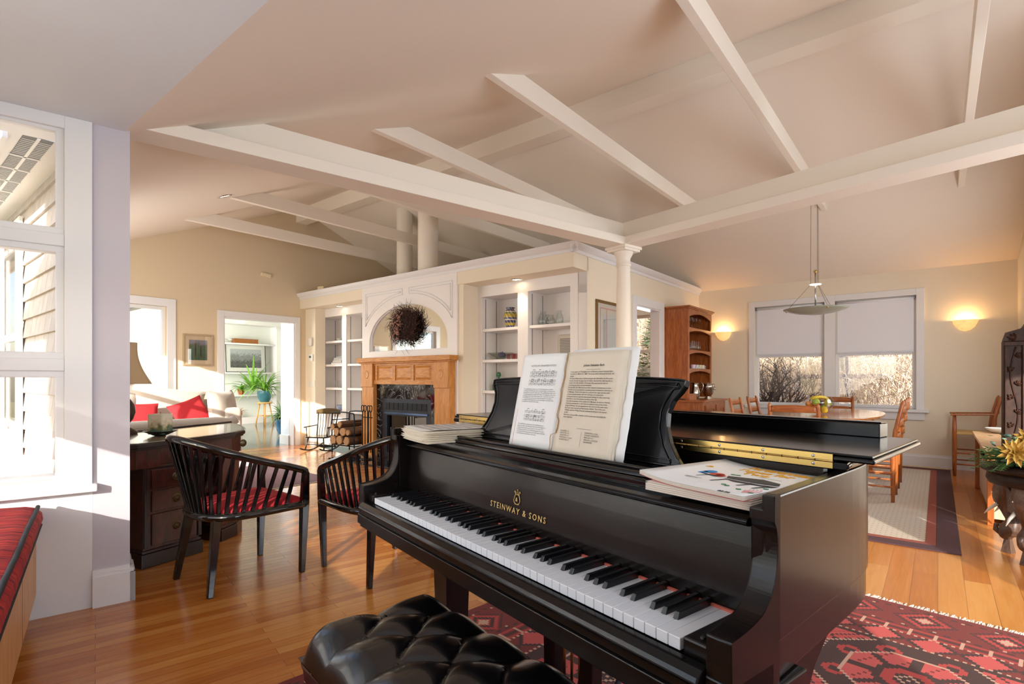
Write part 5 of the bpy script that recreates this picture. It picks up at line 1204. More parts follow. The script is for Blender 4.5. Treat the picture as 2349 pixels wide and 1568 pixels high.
potted('potted_plant', 'large strap leaved potted plant on the stool in the garden room', so_+Vector((0, 0, .561)), [(.10, 0), (.15, .1), (.17, .22), (.165, .28)], BLUEPOT, lambda b, z: (blades(b, (0, 0, z), 70, .85, .018, r, 1.1, .9), blades(b, (-.28, .0, z+.0), 26, .95, .024, r, .7, .95)), LEAF)
potted('potted_plant', 'small trailing plant in a terracotta pot on the garden room shelf', fpt(553, 900, GW+.22, .737), [(.05, 0), (.09, .14), (.1, .14)], TERRA, lambda b, z: blades(b, (0, 0, z), 34, .40, .016, r, 1.2, .8), LEAF)
potted('potted_plant', 'small orange flowering pot on the low garden room shelf', fpt(548, 940, GW+.2, .162), [(.05, 0), (.09, .12), (.1, .12)], TERRA, lambda b, z: blades(b, (0, 0, z), 24, .3, .014, r, 1, .8), mat('orange_leaf', 'C8803A', .6))
potted('potted_fern', 'feathery green fern in a blue pot beside the doorway return', fpt(652, 1000, -10.2, 0), [(.09, 0), (.14, .12), (.16, .26), (.15, .34)], mat('deep_blue_glaze', '2A5A78', .25), lambda b, z: (blades(b, (0, 0, z), 90, .62, .012, r, .9, .95), blades(b, (0, 0, z), 60, .4, .014, r, 1.2, .7)), LEAFD)
b = MB(); b.lathe([(.02, 0), (.09, -.05), (.11, -.02), (.0901, -.045)], 20); ob = thing('ceiling_lamp', 'small glowing dish lamp hanging in the garden room', 'ceiling light', fpt(551, 735, -11.5), 0); obj('shade', b, mat('warm_glass_lit', 'FFE0B0', .5, emis='FFD9A0', es=3), ob); b = MB(); b.tube([(0, 0, 0), (0, 0, 2.72-ob.location.z)], .004, 6); obj('stem', b, STEEL, ob)
b = MB(); b.box(0, .9, -.02, .02, 0, 2.4); gd = thing('cabinet_door', 'tall white cupboard at the back of the garden room right of the shelves', 'cupboard', FW(-13.3, onA(634, 900, -13.3)[0], 0), ANG_F+PI/2); obj('door_panel', b, WHITE, gd); b = MB(); b.box(.06, .84, -.024, -.02, 1.9, 2.3); b.box(.06, .84, -.024, -.02, .2, 1.8); obj('raised_panel', b, WHITE, gd, .003)
# ================================================================ dining side
CH = wood('cherry_wood', '8E4519', 'B56A30', .35, (8, 8, 1.3), coat=.25, tex=4); CHX = wood('cherry_wood_long', '8E4519', 'B56A30', .35, (1.3, 8, 8), coat=.25, tex=4); CHD = wood('cherry_back', '6E3413', '8E4A20', .5, (6, 6, 1.3))
# hutch : local x -> B, y -> -A(towards wall)
hu = thing('hutch', 'tall cherry wood hutch with arched open shelves against the cream wall', 'hutch', FW(-3.048, 7.755, 0), ANG_F+PI/2)
D = .345; Wd = .48
for s in (-1, 1): b = MB(); b.box(s*Wd-.011, s*Wd+.011, -D, -.002, .86, 2.12); obj('side_panel', b, CH, hu, .002)
b = MB(); b.box(-Wd, Wd, -.012, -.002, .86, 2.12); obj('back_panel', b, CHD, hu)
b = MB(); b.box(-Wd-.035, Wd+.035, -D-.035, -.001, 2.135, 2.16); b.box(-Wd-.02, Wd+.02, -D-.02, -.001, 2.12, 2.135); obj('cornice', b, CHX, hu, .004)
def archrail(z, h0, h1):
    b = MB(); n_ = 14; P = [(-Wd+.04+(2*Wd-.08)*i/n_, z-h0-(h1-h0)*abs(2*i/n_-1)**2) for i in range(n_+1)]
    b.prismy([(Wd-.04, z), (-Wd+.04, z)]+P, -D-.001, -D+.018); return b
for s in (-1, 1): b = MB(); b.box(s*(Wd-.02)-.02, s*(Wd-.02)+.02, -D-.002, -D+.02, .86, 2.12); obj('face_stile', b, CH, hu, .002)
obj('arched_rail', archrail(2.12, .05, .11), CHX, hu, .001)
for z in (1.86, 1.547, 1.28):
    b = MB(); b.box(-Wd+.01, Wd-.01, -D+.018, -.012, z-.018, z); s_ = obj('shelf', b, CHX, hu); obj('arched_rail', archrail(z, .03, .07), CHX, s_, .001)
b = MB(); b.box(-Wd-.04, Wd+.04, -.58, -.001, .815, .842); obj('cabinet_top', b, CHX, hu, .004)
b = MB(); b.box(-Wd, Wd, -.55, -.001, .08, .815); b.box(-Wd+.02, Wd-.02, -.53, -.001, 0, .08); b.box(-Wd, -Wd+.30, -.36, -.30, .842, .93); cb = obj('cabinet', b, CH, hu, .003)
for s in (-1, 1):
    b = MB(); b.holed(s*.22-.20, s*.22+.20, .14, .77, -.568, -.55, [(s*.22-.15, s*.22+.15, .2, .71)]); b.box(s*.22-.15, s*.22+.15, -.556, -.55, .2, .71); d_ = obj('door', b, CH, hu, .002)
    b = MB(); b.ball((s*.04, -.582, .66), .013, n=10, m=6); obj('knob', b, IRON, d_)
HM = F @ Matrix.Translation((-3.048, 7.755, 0)) @ Matrix.Rotation(PI/2, 4, 'Z')
def hpos(x, y, z): return HM @ Vector((x, y, z))
def goblet(loc, label, grp, kind=0):
    o = thing('wine_glass' if kind == 0 else 'tumbler', label, 'glass', loc, 0, grp); b = MB()
    if kind == 0: b.lathe([(.03, 0), (.004, .006), (.004, .09), (.02, .105), (.034, .14), (.033, .185)], 14)
    else: b.lathe([(.001, .003), (.024, .003), (.030, .05), (.024, .11), (.02, .15)], 14)
    obj('glass_body', b, CLR, o); return o
for i in range(5): goblet(hpos(.0+.075*i, -.22+.07*(i % 2), 1.861), 'clear stemmed wine glass on the top hutch shelf', 'wine glasses on the top hutch shelf')
for i in range(8): goblet(hpos(.0+.085*(i//2), -.24+.12*(i % 2), 1.548), 'clear tumbler on the second hutch shelf', 'tumblers on the second hutch shelf', 1)
CUPC = ['E4C7D6', 'C9D8E4', 'E4D2A9', 'EDEAE2']
for i in range(4):
    o = thing('tea_cup', '%s tea cup on a white saucer on the third hutch shelf' % ('pale pink', 'pale blue', 'pale yellow', 'white')[i], 'cup', hpos(-.02+.13*i, -.24, 1.281), 0)
    b = MB(); b.lathe([(.02, .008), (.036, .03), (.038, .065), (.034, .065), (.001, .02)], 16); b.tube([(.036, 0, .05), (.058, 0, .045), (.034, 0, .02)], .004, 6); obj('cup', b, mat('cup_'+CUPC[i], CUPC[i], .25), o); b = MB(); b.lathe([(.001, .004), (.03, .004), (.062, .014), (.06, .016), (.03, .007)], 20); obj('saucer', b, mat('white_china', 'EFEDE8', .2), o)
SIL = mat('silver_plate', 'B8B4AC', .18, 1)
o = thing('silver_pitcher', 'tall silver pitcher with curved handle on the hutch worktop', 'pitcher', hpos(-.16, -.32, .843), ANG_F); b = MB(); b.lathe([(.05, 0), (.055, .01), (.07, .06), (.072, .11), (.052, .17), (.045, .20), (.055, .235), (.05, .235), (.03, .1)], 24); obj('body', b, SIL, o); b = MB(); b.tube(smoothpath([(.048, .0, .2), (.09, .0, .24), (.12, .0, .20), (.10, .0, .12), (.066, .0, .08)], 4), .007, 8); obj('handle', b, SIL, o)
o = thing('silver_cooler', 'footed silver wine cooler on the hutch worktop', 'cooler', hpos(.16, -.40, .843), ANG_F); b = MB(); b.lathe([(.05, 0), (.052, .012), (.025, .03), (.05, .05), (.078, .09), (.085, .17), (.095, .22), (.09, .22), (.07, .12), (.001, .08)], 24); obj('body', b, SIL, o)
for s in (-1, 1): b = MB(); b.tube([(s*.085, 0, .18), (s*.115, 0, .17), (s*.105, 0, .13), (s*.082, 0, .14)], .005, 6); obj('handle', b, SIL, o)
b = MB()
for k in range(4): b.ball((.03*math.cos(k*1.6), .03*math.sin(k*1.6), .215), .022, n=8, m=6)
obj('ice_bottles', b, SIL, o)
b = MB(); b.lathe([(.001, .003), (.03, .003), (.034, .14), (.02, .15)], 14); o = obj('glass_canister', b, CLR, label='small glass canister left of the silver pitcher', cat='jar'); o.location = hpos(-.36, -.25, .843)
# ================================================================ sconces
ALAB = mat('lit_alabaster', 'F4D9A8', .4, emis='FFC876', es=.85); n, l, p = nt(ALAB)
g = n.new('ShaderNodeTexCoord'); tn = n.new('ShaderNodeTexNoise'); tn.inputs['Scale'].default_value = 9; tn.inputs['Distortion'].default_value = 2.5; r_ = ramp(n, [(.485, 'FFC070'), (.5, '8A4A1A'), (.515, 'FFC070')]); l.new(g.outputs['Object'], tn.inputs['Vector']); l.new(tn.outputs['Fac'], r_.inputs[0]); l.new(r_.outputs[0], p.inputs['Emission Color'])
for A, z, lab in ((-2.66, 1.87, 'glowing alabaster half-bowl wall sconce between the hutch and the window'), (.265, 1.86, 'glowing alabaster half-bowl wall sconce right of the dining window')):
    o = thing('wall_sconce', lab, 'wall light', FW(A, 8.68, z), ANG_F, 'alabaster sconces on the dining wall')
    b = MB(); b.lathe([(.001, -.13), (.05, -.115), (.09, -.08), (.115, -.03), (.125, 0), (.13, .008), (.118, 0), (.08, -.07), (.001, -.12)], 24, arc=-PI); obj('alabaster_bowl', b, ALAB, o)
    b = MB(); b.box(-.04, .04, -.012, -.001, -.10, -.01); obj('back_plate', b, BRASS, o)
    pt('sconce_light', FW(A, 8.61, z+.0), 3.6, (1, .62, .28), .03)
# ================================================================ pendant
px_ = FW(-1.1, 6.95, 0); zc_ = zf(6.95)
pd = thing('pendant_lamp', 'shallow glass dish pendant on a slim rod over the dining table', 'pendant lamp', (px_.x, px_.y, 1.91), 0)
b = MB(); b.lathe([(.001, -.03), (.08, -.03), (.2, -.012), (.3, .018), (.333, .03), (.333, .034), (.3, .024), (.2, -.004), (.08, -.02), (.001, -.022)], 48); obj('glass_dish', b, mat('frosted_green_glass', 'B9BFAE', .25, trans=.3), pd)
b = MB(); b.tube([(0, 0, -.02), (0, 0, .45)], .008, 10); b.lathe([(.022, -.02), (.026, .0), (.022, .03), (.01, .05)], 16); obj('rod', b, STEEL, pd)
b = MB(); b.ball((0, 0, .465), .02, n=12, m=8)
for k in range(3): a = k*2.094+.4; b.ball((.30*math.cos(a), .30*math.sin(a), .02), .012, n=8, m=6)
obj('brass_finials', b, BRASS, pd)
b = MB(); b.lathe([(.001, .31), (.06, .31), (.06, .318), (.001, .318)], 24); obj('cable_disc', b, mat('lit_white', 'FFFFFF', .4, emis='FFF3DC', es=1.5), pd)
b = MB()
for k in range(3):
    a = k*2.094+.4; b.tube([(.30*math.cos(a), .30*math.sin(a), .03), (.05*math.cos(a), .05*math.sin(a), .315), (.045*math.cos(a), .045*math.sin(a), zc_-1.91)], .0022, 6)
obj('suspension_cable', b, mat('cable_grey', '6E6A66', .5, .5), pd)
b = MB(); b.lathe([(.001, 0), (.07, 0), (.07, -.02), (.001, -.025)], 24, (0, 0, zc_-1.91-.005)); obj('canopy', b, STEEL, pd)
# ================================================================ dining table
TC = (-1.0, 7.02); tb = thing('dining_table', 'large oval cherry wood dining table under the pendant lamp', 'table', FW(*TC), ANG_F)
ov = [(.55*abs(math.cos(a))**.8*(1 if math.cos(a) > 0 else -1), 1.04*abs(math.sin(a))**.8*(1 if math.sin(a) > 0 else -1)) for a in [2*PI*i/48 for i in range(48)]]
b = MB(); b.prism(ov, .725, .75); obj('table_top', b, wood('table_cherry', 'A8642E', 'C98A52', .15, (6, 1.2, 6), coat=.5), tb, .005)
b = MB(); b.box(-.38, .38, -.8, .8, .64, .724); obj('apron', b, CHX, tb)
for sx in (-1, 1):
    for sy in (-1, 1): b = MB(); b.bar((sx*.36, sy*.78, .0105), (sx*.36, sy*.78, .70), .04, .04, up=(0, 1, 0), w2=.06, h2=.06); obj('leg', b, CH, tb, .003)
# fruit bowl and fruit
bo = FW(-1.03, 6.68, .7515); gb = thing('glass_fruit_bowl', 'round clear glass bowl full of fruit on the dining table', 'bowl', bo, 0)
b = MB(); b.lathe([(.001, .004), (.06, .004), (.12, .04), (.152, .10), (.15, .15), (.125, .19), (.123, .19), (.147, .15), (.149, .10), (.118, .044), (.06, .009), (.001, .009)], 36); obj('glass_wall', b, CLR, gb)
FR = [('apple', 'green apple', 'A3B53A', (-.055, -.05, .135), .04), ('apple', 'small green apple', 'A3B53A', (.06, .03, .06), .04), ('pear', 'green pear', 'B3A63C', (.065, -.06, .12), .038), ('orange', 'orange', 'E0852A', (-.06, -.06, .055), .038), ('orange', 'second orange', 'E0852A', (-.085, .03, .11), .036), ('lemon', 'yellow lemon', 'F0C52E', (.015, -.09, .05), .034), ('peach', 'red and orange peach', 'D9603A', (.0, .07, .09), .04), ('apple', 'red apple', 'B3402A', (-.02, .01, .055), .04), ('plum', 'dark plum', '4A2A3A', (.02, -.02, .12), .03)]
for k, lab, c, (x, y, z), rd in FR:
    o = thing(k, lab+' in the glass bowl on the dining table', k, bo+Vector((x, y, z)), 0); b = MB(); b.ball((0, 0, 0), rd, sz=1.15 if k in ('pear', 'lemon') else .95, n=14, m=10); obj('flesh', b, mat('fruit_'+c, c, .4), o)
    b = MB(); b.tube([(0, 0, rd*.85), (.004, 0, rd*1.2)], .0018, 5); obj('stem', b, mat('fruit_stem', '5A4326', .8), o)
for i in range(2):
    b = MB(); b.tube(smoothpath([(-.10+.01*i, .03*i-.03, .165), (-.03, .03*i-.04, .185), (.05, .03*i-.035, .18), (.10, .03*i-.02, .155)], 4), [.008]+[.017]*11+[.006], 8); o = obj('banana', b, mat('banana_yellow', 'E3C035', .5), label='yellow banana lying on top of the fruit bowl', cat='banana', group='bananas on the fruit bowl'); o.location = bo
# ================================================================ ladder-back chairs
RUSH = mat('rush_seat', 'C9A66B', .9, bump=.5, bscale=90)
def shaker(label, A, B, rz, arms=False, group='ladder-back dining chairs', seat=.45, top=.90, d=.20):
    t = thing('ladderback_chair' if not arms else 'ladderback_armchair', label, 'chair', FW(A, B, .0095 if not arms else 0), ANG_F+rz, group)
    w = .225
    for s in (-1, 1):
        b = MB(); b.tube([(s*w*.92, -d, 0), (s*w*.92, -d, .25), (s*w*.92, -d, seat), (s*w*.92, -d-.02, seat+.2), (s*w*.92, -d-.07, top-.03), (s*w*.92, -d-.078, top)], [.015, .02, .02, .019, .017, .008], 10); obj('back_post', b, CH, t)
        b = MB(); zt = seat+.02 if not arms else seat+.21; b.tube([(s*w, d, 0), (s*w, d, .2), (s*w, d, seat), (s*w, d, zt)], [.014, .019, .02, .012], 10); obj('front_leg', b, CH, t)
        b = MB()
        for z in (.14, .27): b.tube([(s*w*.96, -d, z), (s*w, d, z)], .009, 8)
        obj('side_stretcher', b, CH, t)
        if arms: b = MB(); b.bar((s*w*.93, -d-.03, seat+.23), (s*(w+.01), d+.04, seat+.215), .03, .018, w2=.05); obj('armrest', b, CHX, t, .005)
    b = MB()
    for z in (.18, .31): b.tube([(-w, d, z), (w, d, z)], .009, 8)
    b.tube([(-w*.92, -d, .22), (w*.92, -d, .22)], .009, 8); obj('front_stretcher', b, CH, t)
    for k, z in enumerate((seat+.14, seat+.27, seat+.39)):
        b = MB(); yy = -d-.02-.055*(z-seat-.1)/.33; b.grid(lambda u, v: (-w*.9+1.8*w*u, yy-.018*math.sin(PI*u), z-.03+(.058+.012*math.sin(PI*u))*v), 12, 3); obj('back_slat', b, CHX, t, solid=.009)
    b = MB(); b.prism([(-w*.96, -d), (w*.96, -d), (w*1.03, d), (-w*1.03, d)], seat-.014, seat+.012); obj('rush_seat', b, RUSH, t, .008)
    return t
shaker('cherry ladder-back chair at the left side of the dining table, nearer the hutch front', -1.66, 6.75, -PI/2)
shaker('cherry ladder-back chair at the left side of the dining table, nearer the window', -1.66, 7.50, -PI/2)
shaker('cherry ladder-back chair at the near table end, its back to the piano', -1.07, 5.86, 0, top=.90)
shaker('cherry ladder-back chair at the far end of the table below the window', -1.10, 8.18, PI)
shaker('cherry ladder-back chair at the right side of the table, nearest the piano lid tip', -.52, 6.16, PI/2, top=.93)
shaker('cherry ladder-back chair at the right side of the table, second from the piano', -.52, 6.95, PI/2, top=.93)
shaker('cherry ladder-back armchair by the wall below the right sconce', .32, 8.33, PI/2, arms=True, group=None, seat=.50, top=.94, d=.165)
# ================================================================ low chest on the right + plate
lc = thing('low_chest', 'low light wood chest with dark round knob along the right wall', 'chest', FW(.52, 6.45, 0), ANG_F)
PNE = wood('light_chest_wood', 'B98A5C', 'D9B282', .35, (6, 1.5, 6)); PNV = mat('chest_paint', 'C9B199', .6)
b = MB(); b.box(-.24, .21, -.95, .92, .565, .59); obj('top', b, PNE, lc, .004)
b = MB(); b.box(-.19, .20, -.90, .70, .05, .565); obj('body', b, PNV, lc, .003)
b = MB(); b.ball((-.205, -.05, .47), .035, sx=.5, n=14, m=8); b.ball((-.205, -.75, .47), .035, sx=.5, n=14, m=8); obj('knob', b, IRON, lc)
for x in (-.2, .17):
    for y in (-.9, .85): b = MB(); b.bar((x, y, 0), (x, y, .565), .04, .04, up=(0, 1, 0)); obj('leg', b, CH, lc, .003)
b = MB(); b.lathe([(.001, .004), (.05, .004), (.10, .05), (.095, .052), (.05, .012), (.001, .01)], 24); o = obj('white_bowl', b, mat('white_china', 'EFEDE8', .2), label='white china bowl on the low chest', cat='bowl'); o.location = FW(.47, 7.24, .591)
b = MB(); b.box(-.09, .39, -.05, .05, 0, .006); 
for k in range(22): b.box(-.07+k*.02, -.06+k*.02, -.03, .03, .006, .008)
o = obj('floor_register', b, mat('register_tan', 'D9B98A', .5), label='tan slotted floor register at the foot of the dining wall', cat='floor vent'); o.location = FW(-.28, 8.59, .0); o.rotation_euler = (0, 0, ANG_F)
# ================================================================ dining rug
bm_ = mat('rug_beige', 'BDB09E', 1, bump=.3, bscale=400); n, l, p = nt(bm_)
g = n.new('ShaderNodeTexCoord'); vo = n.new('ShaderNodeTexVoronoi'); vo.inputs['Randomness'].default_value = 0; vo.inputs['Scale'].default_value = 22; r_ = ramp(n, [(.18, '6A5C55'), (.26, 'C2B6A6')]); mp = n.new('ShaderNodeMapping'); mp.inputs['Rotation'].default_value = (0, 0, PI/4)
l.new(g.outputs['Object'], mp.inputs[0]); l.new(mp.outputs[0], vo.inputs['Vector']); l.new(vo.outputs['Distance'], r_.inputs[0]); l.new(r_.outputs[0], p.inputs['Base Color'])
dr_ = thing('dining_rug', 'beige dotted rug with brown and rust border under the dining table', 'rug', FW(.12, 4.47, 0), ANG_F)
def brd(b, o0, o1, z):   # rectangular ring, rug spans x -2.5..0, y 0..4.05
    x0, x1, y0, y1 = -2.5+o0, -o0, o0, 4.05-o0; d_ = o1-o0
    b.box(x0, x1, y0, y0+d_, 0, z); b.box(x0, x1, y1-d_, y1, 0, z); b.box(x0, x0+d_, y0+d_, y1-d_, 0, z); b.box(x1-d_, x1, y0+d_, y1-d_, 0, z)
b = MB(); brd(b, 0, .13, .009); obj('outer_border', b, mat('rug_brown', '4E3236', .95), dr_, .003)
b = MB(); brd(b, .13, .19, .0088); obj('inner_border', b, mat('rug_rust', '8E4A3A', .95), dr_)
b = MB(); b.box(-2.31, -.19, .19, 3.86, 0, .0086); obj('woven_field', b, bm_, dr_)
# ================================================================ oriental rug under the piano
OR = [mat('orient_red', 'A83E38', 1), mat('orient_brown', '48302B', 1), mat('orient_wine', '74312B', 1), mat('orient_cream', 'BC937C', 1), mat('orient_salmon', 'B9504A', 1)]
NX, NY, CE = 250, 250, .0128
def orient(i, j):
    e = min(i, j, NX-1-i, NY-1-j)
    along = j if min(i, NX-1-i) <= min(j, NY-1-j) else i
    if e < 2: return 2
    if e < 22:
        if e in (3, 20): return 1 if along % 4 < 2 else 2
        if e in (4, 19): return 3 if (along+e) % 9 == 0 else 2
        k = abs((along % 22)-11)+abs(e-11)
        if k < 3: return 3
        if k in (4, 5): return 1
        if k < 8: return 0
        if k == 9: return 1
        return 2
    if e < 27: return (0, 2, 1, 2, 0)[e-22] if along % 7 else 3
    if e < 38:
        k = abs((along % 14)-7)-abs(e-32)
        return 3 if e in (27, 37) and along % 2 else (1 if 0 <= k < 2 else (4 if k >= 2 else 2))
    if e < 40: return 1
    u, v = i-NX/2, j-NY/2
    P = 62; uu = abs(((u+P/2) % P)-P/2); vv = abs(((v+P/2) % P)-P/2)
    oc = max(uu, vv, (uu+vv)*.72)
    step = (int(uu)//3+int(vv)//3)*3
    if oc < 4: return 1 if (int(uu)+int(vv)) % 3 else 3
    if oc < 7: return 0
    if oc < 9: return 1
    if oc < 16:
        return 1 if abs(uu-vv) < 2 or min(uu, vv) < 1.2 else (4 if (int(u)*3+int(v)*5) % 13 else 2)
    if oc < 17: return 3
    if oc < 24:
        c_ = math.hypot(uu-17, vv-8); c2 = math.hypot(uu-8, vv-17)
        return 0 if (1.5 < c_ < 3.2 or 1.5 < c2 < 3.2) else 1
    if step <= 34 and oc < 26: return 3 if (int(uu)+int(vv)) % 2 else 1
    # field between the medallions
    a, c = abs((u % P)-P/2), abs((v % P)-P/2)
    dm = a+c
    if dm < 5: return 2
    if dm < 7: return 1
    if dm < 10 and (int(a) % 3 != 1): return 2
    q, s_ = abs((u % 31)-15.5), abs((v % 31)-15.5)
    if q+s_ < 4.5: return 1 if min(q, s_) < 1.5 else 2
    if 8 < q+s_ < 10 and (int(q)+int(s_)) % 4 == 0: return 1
    return 4 if (i*7+j*3) % 5 else 0
e1 = Vector((-.726, -.688, 0)); e2 = Vector((.688, -.726, 0)); Cn = Vector((.96, 3.70, 0))
RMx = Matrix(((e2.x, -e1.x, 0, Cn.x+e1.x*3.2), (e2.y, -e1.y, 0, Cn.y+e1.y*3.2), (0, 0, 1, 0), (0, 0, 0, 1)))
carpet('oriental_rug', 'red oriental rug with dark geometric medallions and pale fringe under the piano', RMx, NX, NY, CE, orient, OR, fringe='N')
# ================================================================ carved dark cabinet at the right edge
EBW = wood('carved_rosewood', '24120B', '452617', .5, (6, 6, 2), spec=.25)
CV = thing('carved_screen', 'tall dark carved wooden screen with leaf scroll borders and arched crest at the right edge', 'carved screen', (4.12, 3.97, 0), math.radians(-32))
b = MB(); b.box(-.33, .55, -.03, .05, .0, 1.43); pnl = obj('panel_frame', b, EBW, CV, .006)
b = MB(); 
for x0_, x1_ in ((-.325, -.315), (-.225, -.205), (-.195, -.185)): b.box(x0_, x1_, -.045, -.03, .05, 1.40)
b.box(-.33, .55, -.05, -.03, 1.395, 1.425); obj('mouldings', b, EBW, pnl, .002)
b = MB(); rr_ = random.Random(4)
def leaf(b, x, y, z, s, a):
    b.M = Matrix.Translation((x, y, z)) @ Matrix.Rotation(a, 4, 'Y')
    for k in range(5):
        t_ = (k-2)*.55; L = s*(1-.16*abs(k-2)); dx, dz = math.sin(t_)*L, math.cos(t_)*L
        b.tube([(0, 0, 0), (dx*.5, -.006, dz*.5), (dx, 0, dz)], [.003, s*.22, .001], 6, flat=.6)
    b.M = Matrix.Identity(4)
for k in range(12):
    z = .12+k*.108; s = 1 if k % 2 else -1
    leaf(b, -.27+s*.012, -.034, z, .045, s*.7); 
b.tube([(-.27+.022*math.sin(i*.45), -.034, .08+i*.045) for i in range(30)], .005, 6)
obj('leaf_scroll', b, EBW, pnl)
b = MB(); b.holed(-.16, .52, .1, 1.36, -.028, .03, [(-.10, .46, .2, 1.28)])
for k in range(9):
    for q in range(5): leaf(b, -.06+q*.13, .0, .24+k*.115, .05, (k+q)*1.3)
obj('fretwork', b, EBW, CV)
b = MB()
crest = [(-.33, 1.43), (.55, 1.43), (.53, 1.50), (.44, 1.53), (.40, 1.60), (.30, 1.62), (.26, 1.70), (.18, 1.66), (.11, 1.76), (.04, 1.66), (-.04, 1.70), (-.08, 1.62), (-.18, 1.60), (-.22, 1.53), (-.31, 1.50)]
b.prismy(crest, -.035, .035)
for k in range(9): leaf(b, -.26+k*.095, -.04, 1.455+.10*math.sin(PI*k/8), .06, (k-4)*.35)
b.ball((.11, 0, 1.76), .04, n=12, m=8)
obj('crest', b, EBW, CV, .004)
# ================================================================ elephant table
ELW = wood('dark_carved_wood', '1C0F0A', '352016', .45, (5, 5, 3), spec=.3); ELH = wood('elephant_wood', '4A342A', '6E5546', .4, (9, 9, 4), coat=.15); IVY = mat('tusk_white', 'EFEDE2', .35)
ET = Vector((3.33, 3.30, 0)); et = thing('elephant_table', 'round dark carved table standing on elephant head legs at the right edge', 'side table', ET, 0)
b = MB(); b.lathe([(.001, .545), (.29, .545), (.31, .555), (.315, .57), (.305, .585), (.28, .588), (.001, .584)], 48)
b.lathe([(.27, .47), (.285, .50), (.28, .53), (.27, .545)], 48); b.lathe([(.001, .471), (.27, .471)], 48); obj('table_top', b, ELW, et)
for k in range(4):
    a = math.radians(-152+90*k-8)
    R_ = Matrix.Rotation(a, 4, 'Z')
    lg = bpy.data.objects.new('elephant_leg', None); 
    b = MB(R_)
    P = smoothpath([(.175, 0, .475), (.20, 0, .40), (.215, 0, .33), (.195, 0, .27), (.17, 0, .22), (.175, 0, .17), (.20, 0, .12), (.195, 0, .085)], 4)
    rs = [.072, .076, .078, .076, .074, .072, .068, .062, .054, .046, .04, .037, .035, .035, .035, .036, .038, .041, .045, .050, .054, .056, .054, .050, .046, .042, .036, .028, .018][:len(P)]
    b.tube(P, rs, 18, flat=1.0)
    b.ball((.215, 0, .40), .062, n=14, m=10); b.bar((.195, 0, .0), (.195, 0, .09), .055, .055, up=(0, 1, 0), w2=.03, h2=.03)
    b.tube([(.235, 0, .12), (.262, .0, .135), (.262, 0, .165), (.24, 0, .17)], [.02, .018, .014, .008], 8)
    lg = obj('elephant_leg', b, ELH, et)
    for s in (-1, 1):
        b = MB(R_); b.tube([(.232, s*.040, .315), (.27, s*.052, .275), (.30, s*.055, .235)], [.0115, .009, .002], 8); obj('tusk', b, IVY, lg)
        b = MB(R_); b.grid(lambda u, v: (.165-.03*u, s*(.055+.075*u), .44-.17*v-(.03*math.sin(PI*u))*(1-v)+.02*u), 6, 8); obj('ear', b, ELH, lg, solid=.008)
        b = MB(R_); b.ball((.262, s*.038, .385), .006, n=8, m=6); obj('eye', b, IVY, lg)
# ================================================================ flower arrangement
fa = thing('flower_arrangement', 'holiday arrangement of gold poinsettia and evergreen sprigs on the elephant table', 'flowers', ET+Vector((-.135, .0, .589)), 0)
r = random.Random(9); GP = mat('gold_petals', 'B58E3C', .5, .35); CEDAR = mat('cedar_green', '4F7A3C', .7); EUC = mat('eucalyptus_green', '6E9A86', .6)
b = MB(); b.lathe([(.001, 0), (.11, 0), (.13, .03), (.12, .05), (.001, .05)], 20); obj('tray', b, mat('dark_tray', '1E1C1A', .4), fa)
b = MB()
for i in range(150):
    a = r.uniform(0, 2*PI); L = r.uniform(.10, .24); e = r.uniform(-.12, .9); c = Vector((.05*math.cos(a), .05*math.sin(a), .05)); d_ = Vector((math.cos(a)*math.cos(e), math.sin(a)*math.cos(e), math.sin(e)))
    p1 = c+d_*L+Vector((0, 0, -.05*L/.2)); b.tube([c, c+d_*L*.5, p1], [.003, .0025, .001], 3, caps=False)
    sd = d_.cross(Vector((0, 0, 1))).normalized()
    for q in range(7):
        m_ = c.lerp(p1, .25+.11*q)
        for s in (-1, 1): b.tube([m_, m_+sd*s*.02+d_*.014], [.0035, .001], 3, caps=False)
obj('evergreen_sprigs', b, CEDAR, fa, kind='stuff')
b = MB()
for i in range(60):
    a = r.uniform(0, 2*PI); R = r.uniform(.08, .2); c = Vector((R*math.cos(a), R*math.sin(a), r.uniform(.02, .2))); b.M = Matrix.Translation(c) @ Matrix.Rotation(r.uniform(0, 6), 4, 'Z') @ Matrix.Rotation(r.uniform(-1, 1), 4, 'X'); b.lathe([(.001, 0), (.014, .003), (.001, .005)], 8, sx=1.4)
obj('eucalyptus_leaves', b, EUC, fa, kind='stuff')
def poin(c, s, nrm):
    b = MB(); Mq = Matrix.Translation(c) @ nrm.to_track_quat('Z', 'Y').to_matrix().to_4x4(); b.M = Mq
    for ring_, (n_, L, up_) in enumerate(((9, s, .05), (9, s*.85, .35), (7, s*.6, .7), (5, s*.4, 1.1))):
        for k in range(n_):
            a = 2*PI*k/n_+ring_*.4; d_ = Vector((math.cos(a)*math.cos(up_), math.sin(a)*math.cos(up_), math.sin(up_))); sd = Vector((-math.sin(a), math.cos(a), 0)); w = L*.2
            b.add([Vector((0, 0, 0)), d_*L*.5+sd*w+Vector((0, 0, .004)), d_*L, d_*L*.5-sd*w+Vector((0, 0, .004)), d_*L*.5-Vector((0, 0, .004))], [(0, 1, 4), (1, 2, 4), (2, 3, 4), (3, 0, 4)])
    for k in range(7): b.ball((.008*math.cos(k), .008*math.sin(k), .012), .004, n=6, m=4)
    obj('gold_poinsettia', b, GP, fa)
poin(Vector((-.19, -.14, .11)), .095, Vector((-.5, -.8, .35))); poin(Vector((-.09, -.12, .19)), .08, Vector((-.4, -.8, .5))); poin(Vector((.06, -.17, .15)), .075, Vector((-.3, -.9, .3)))
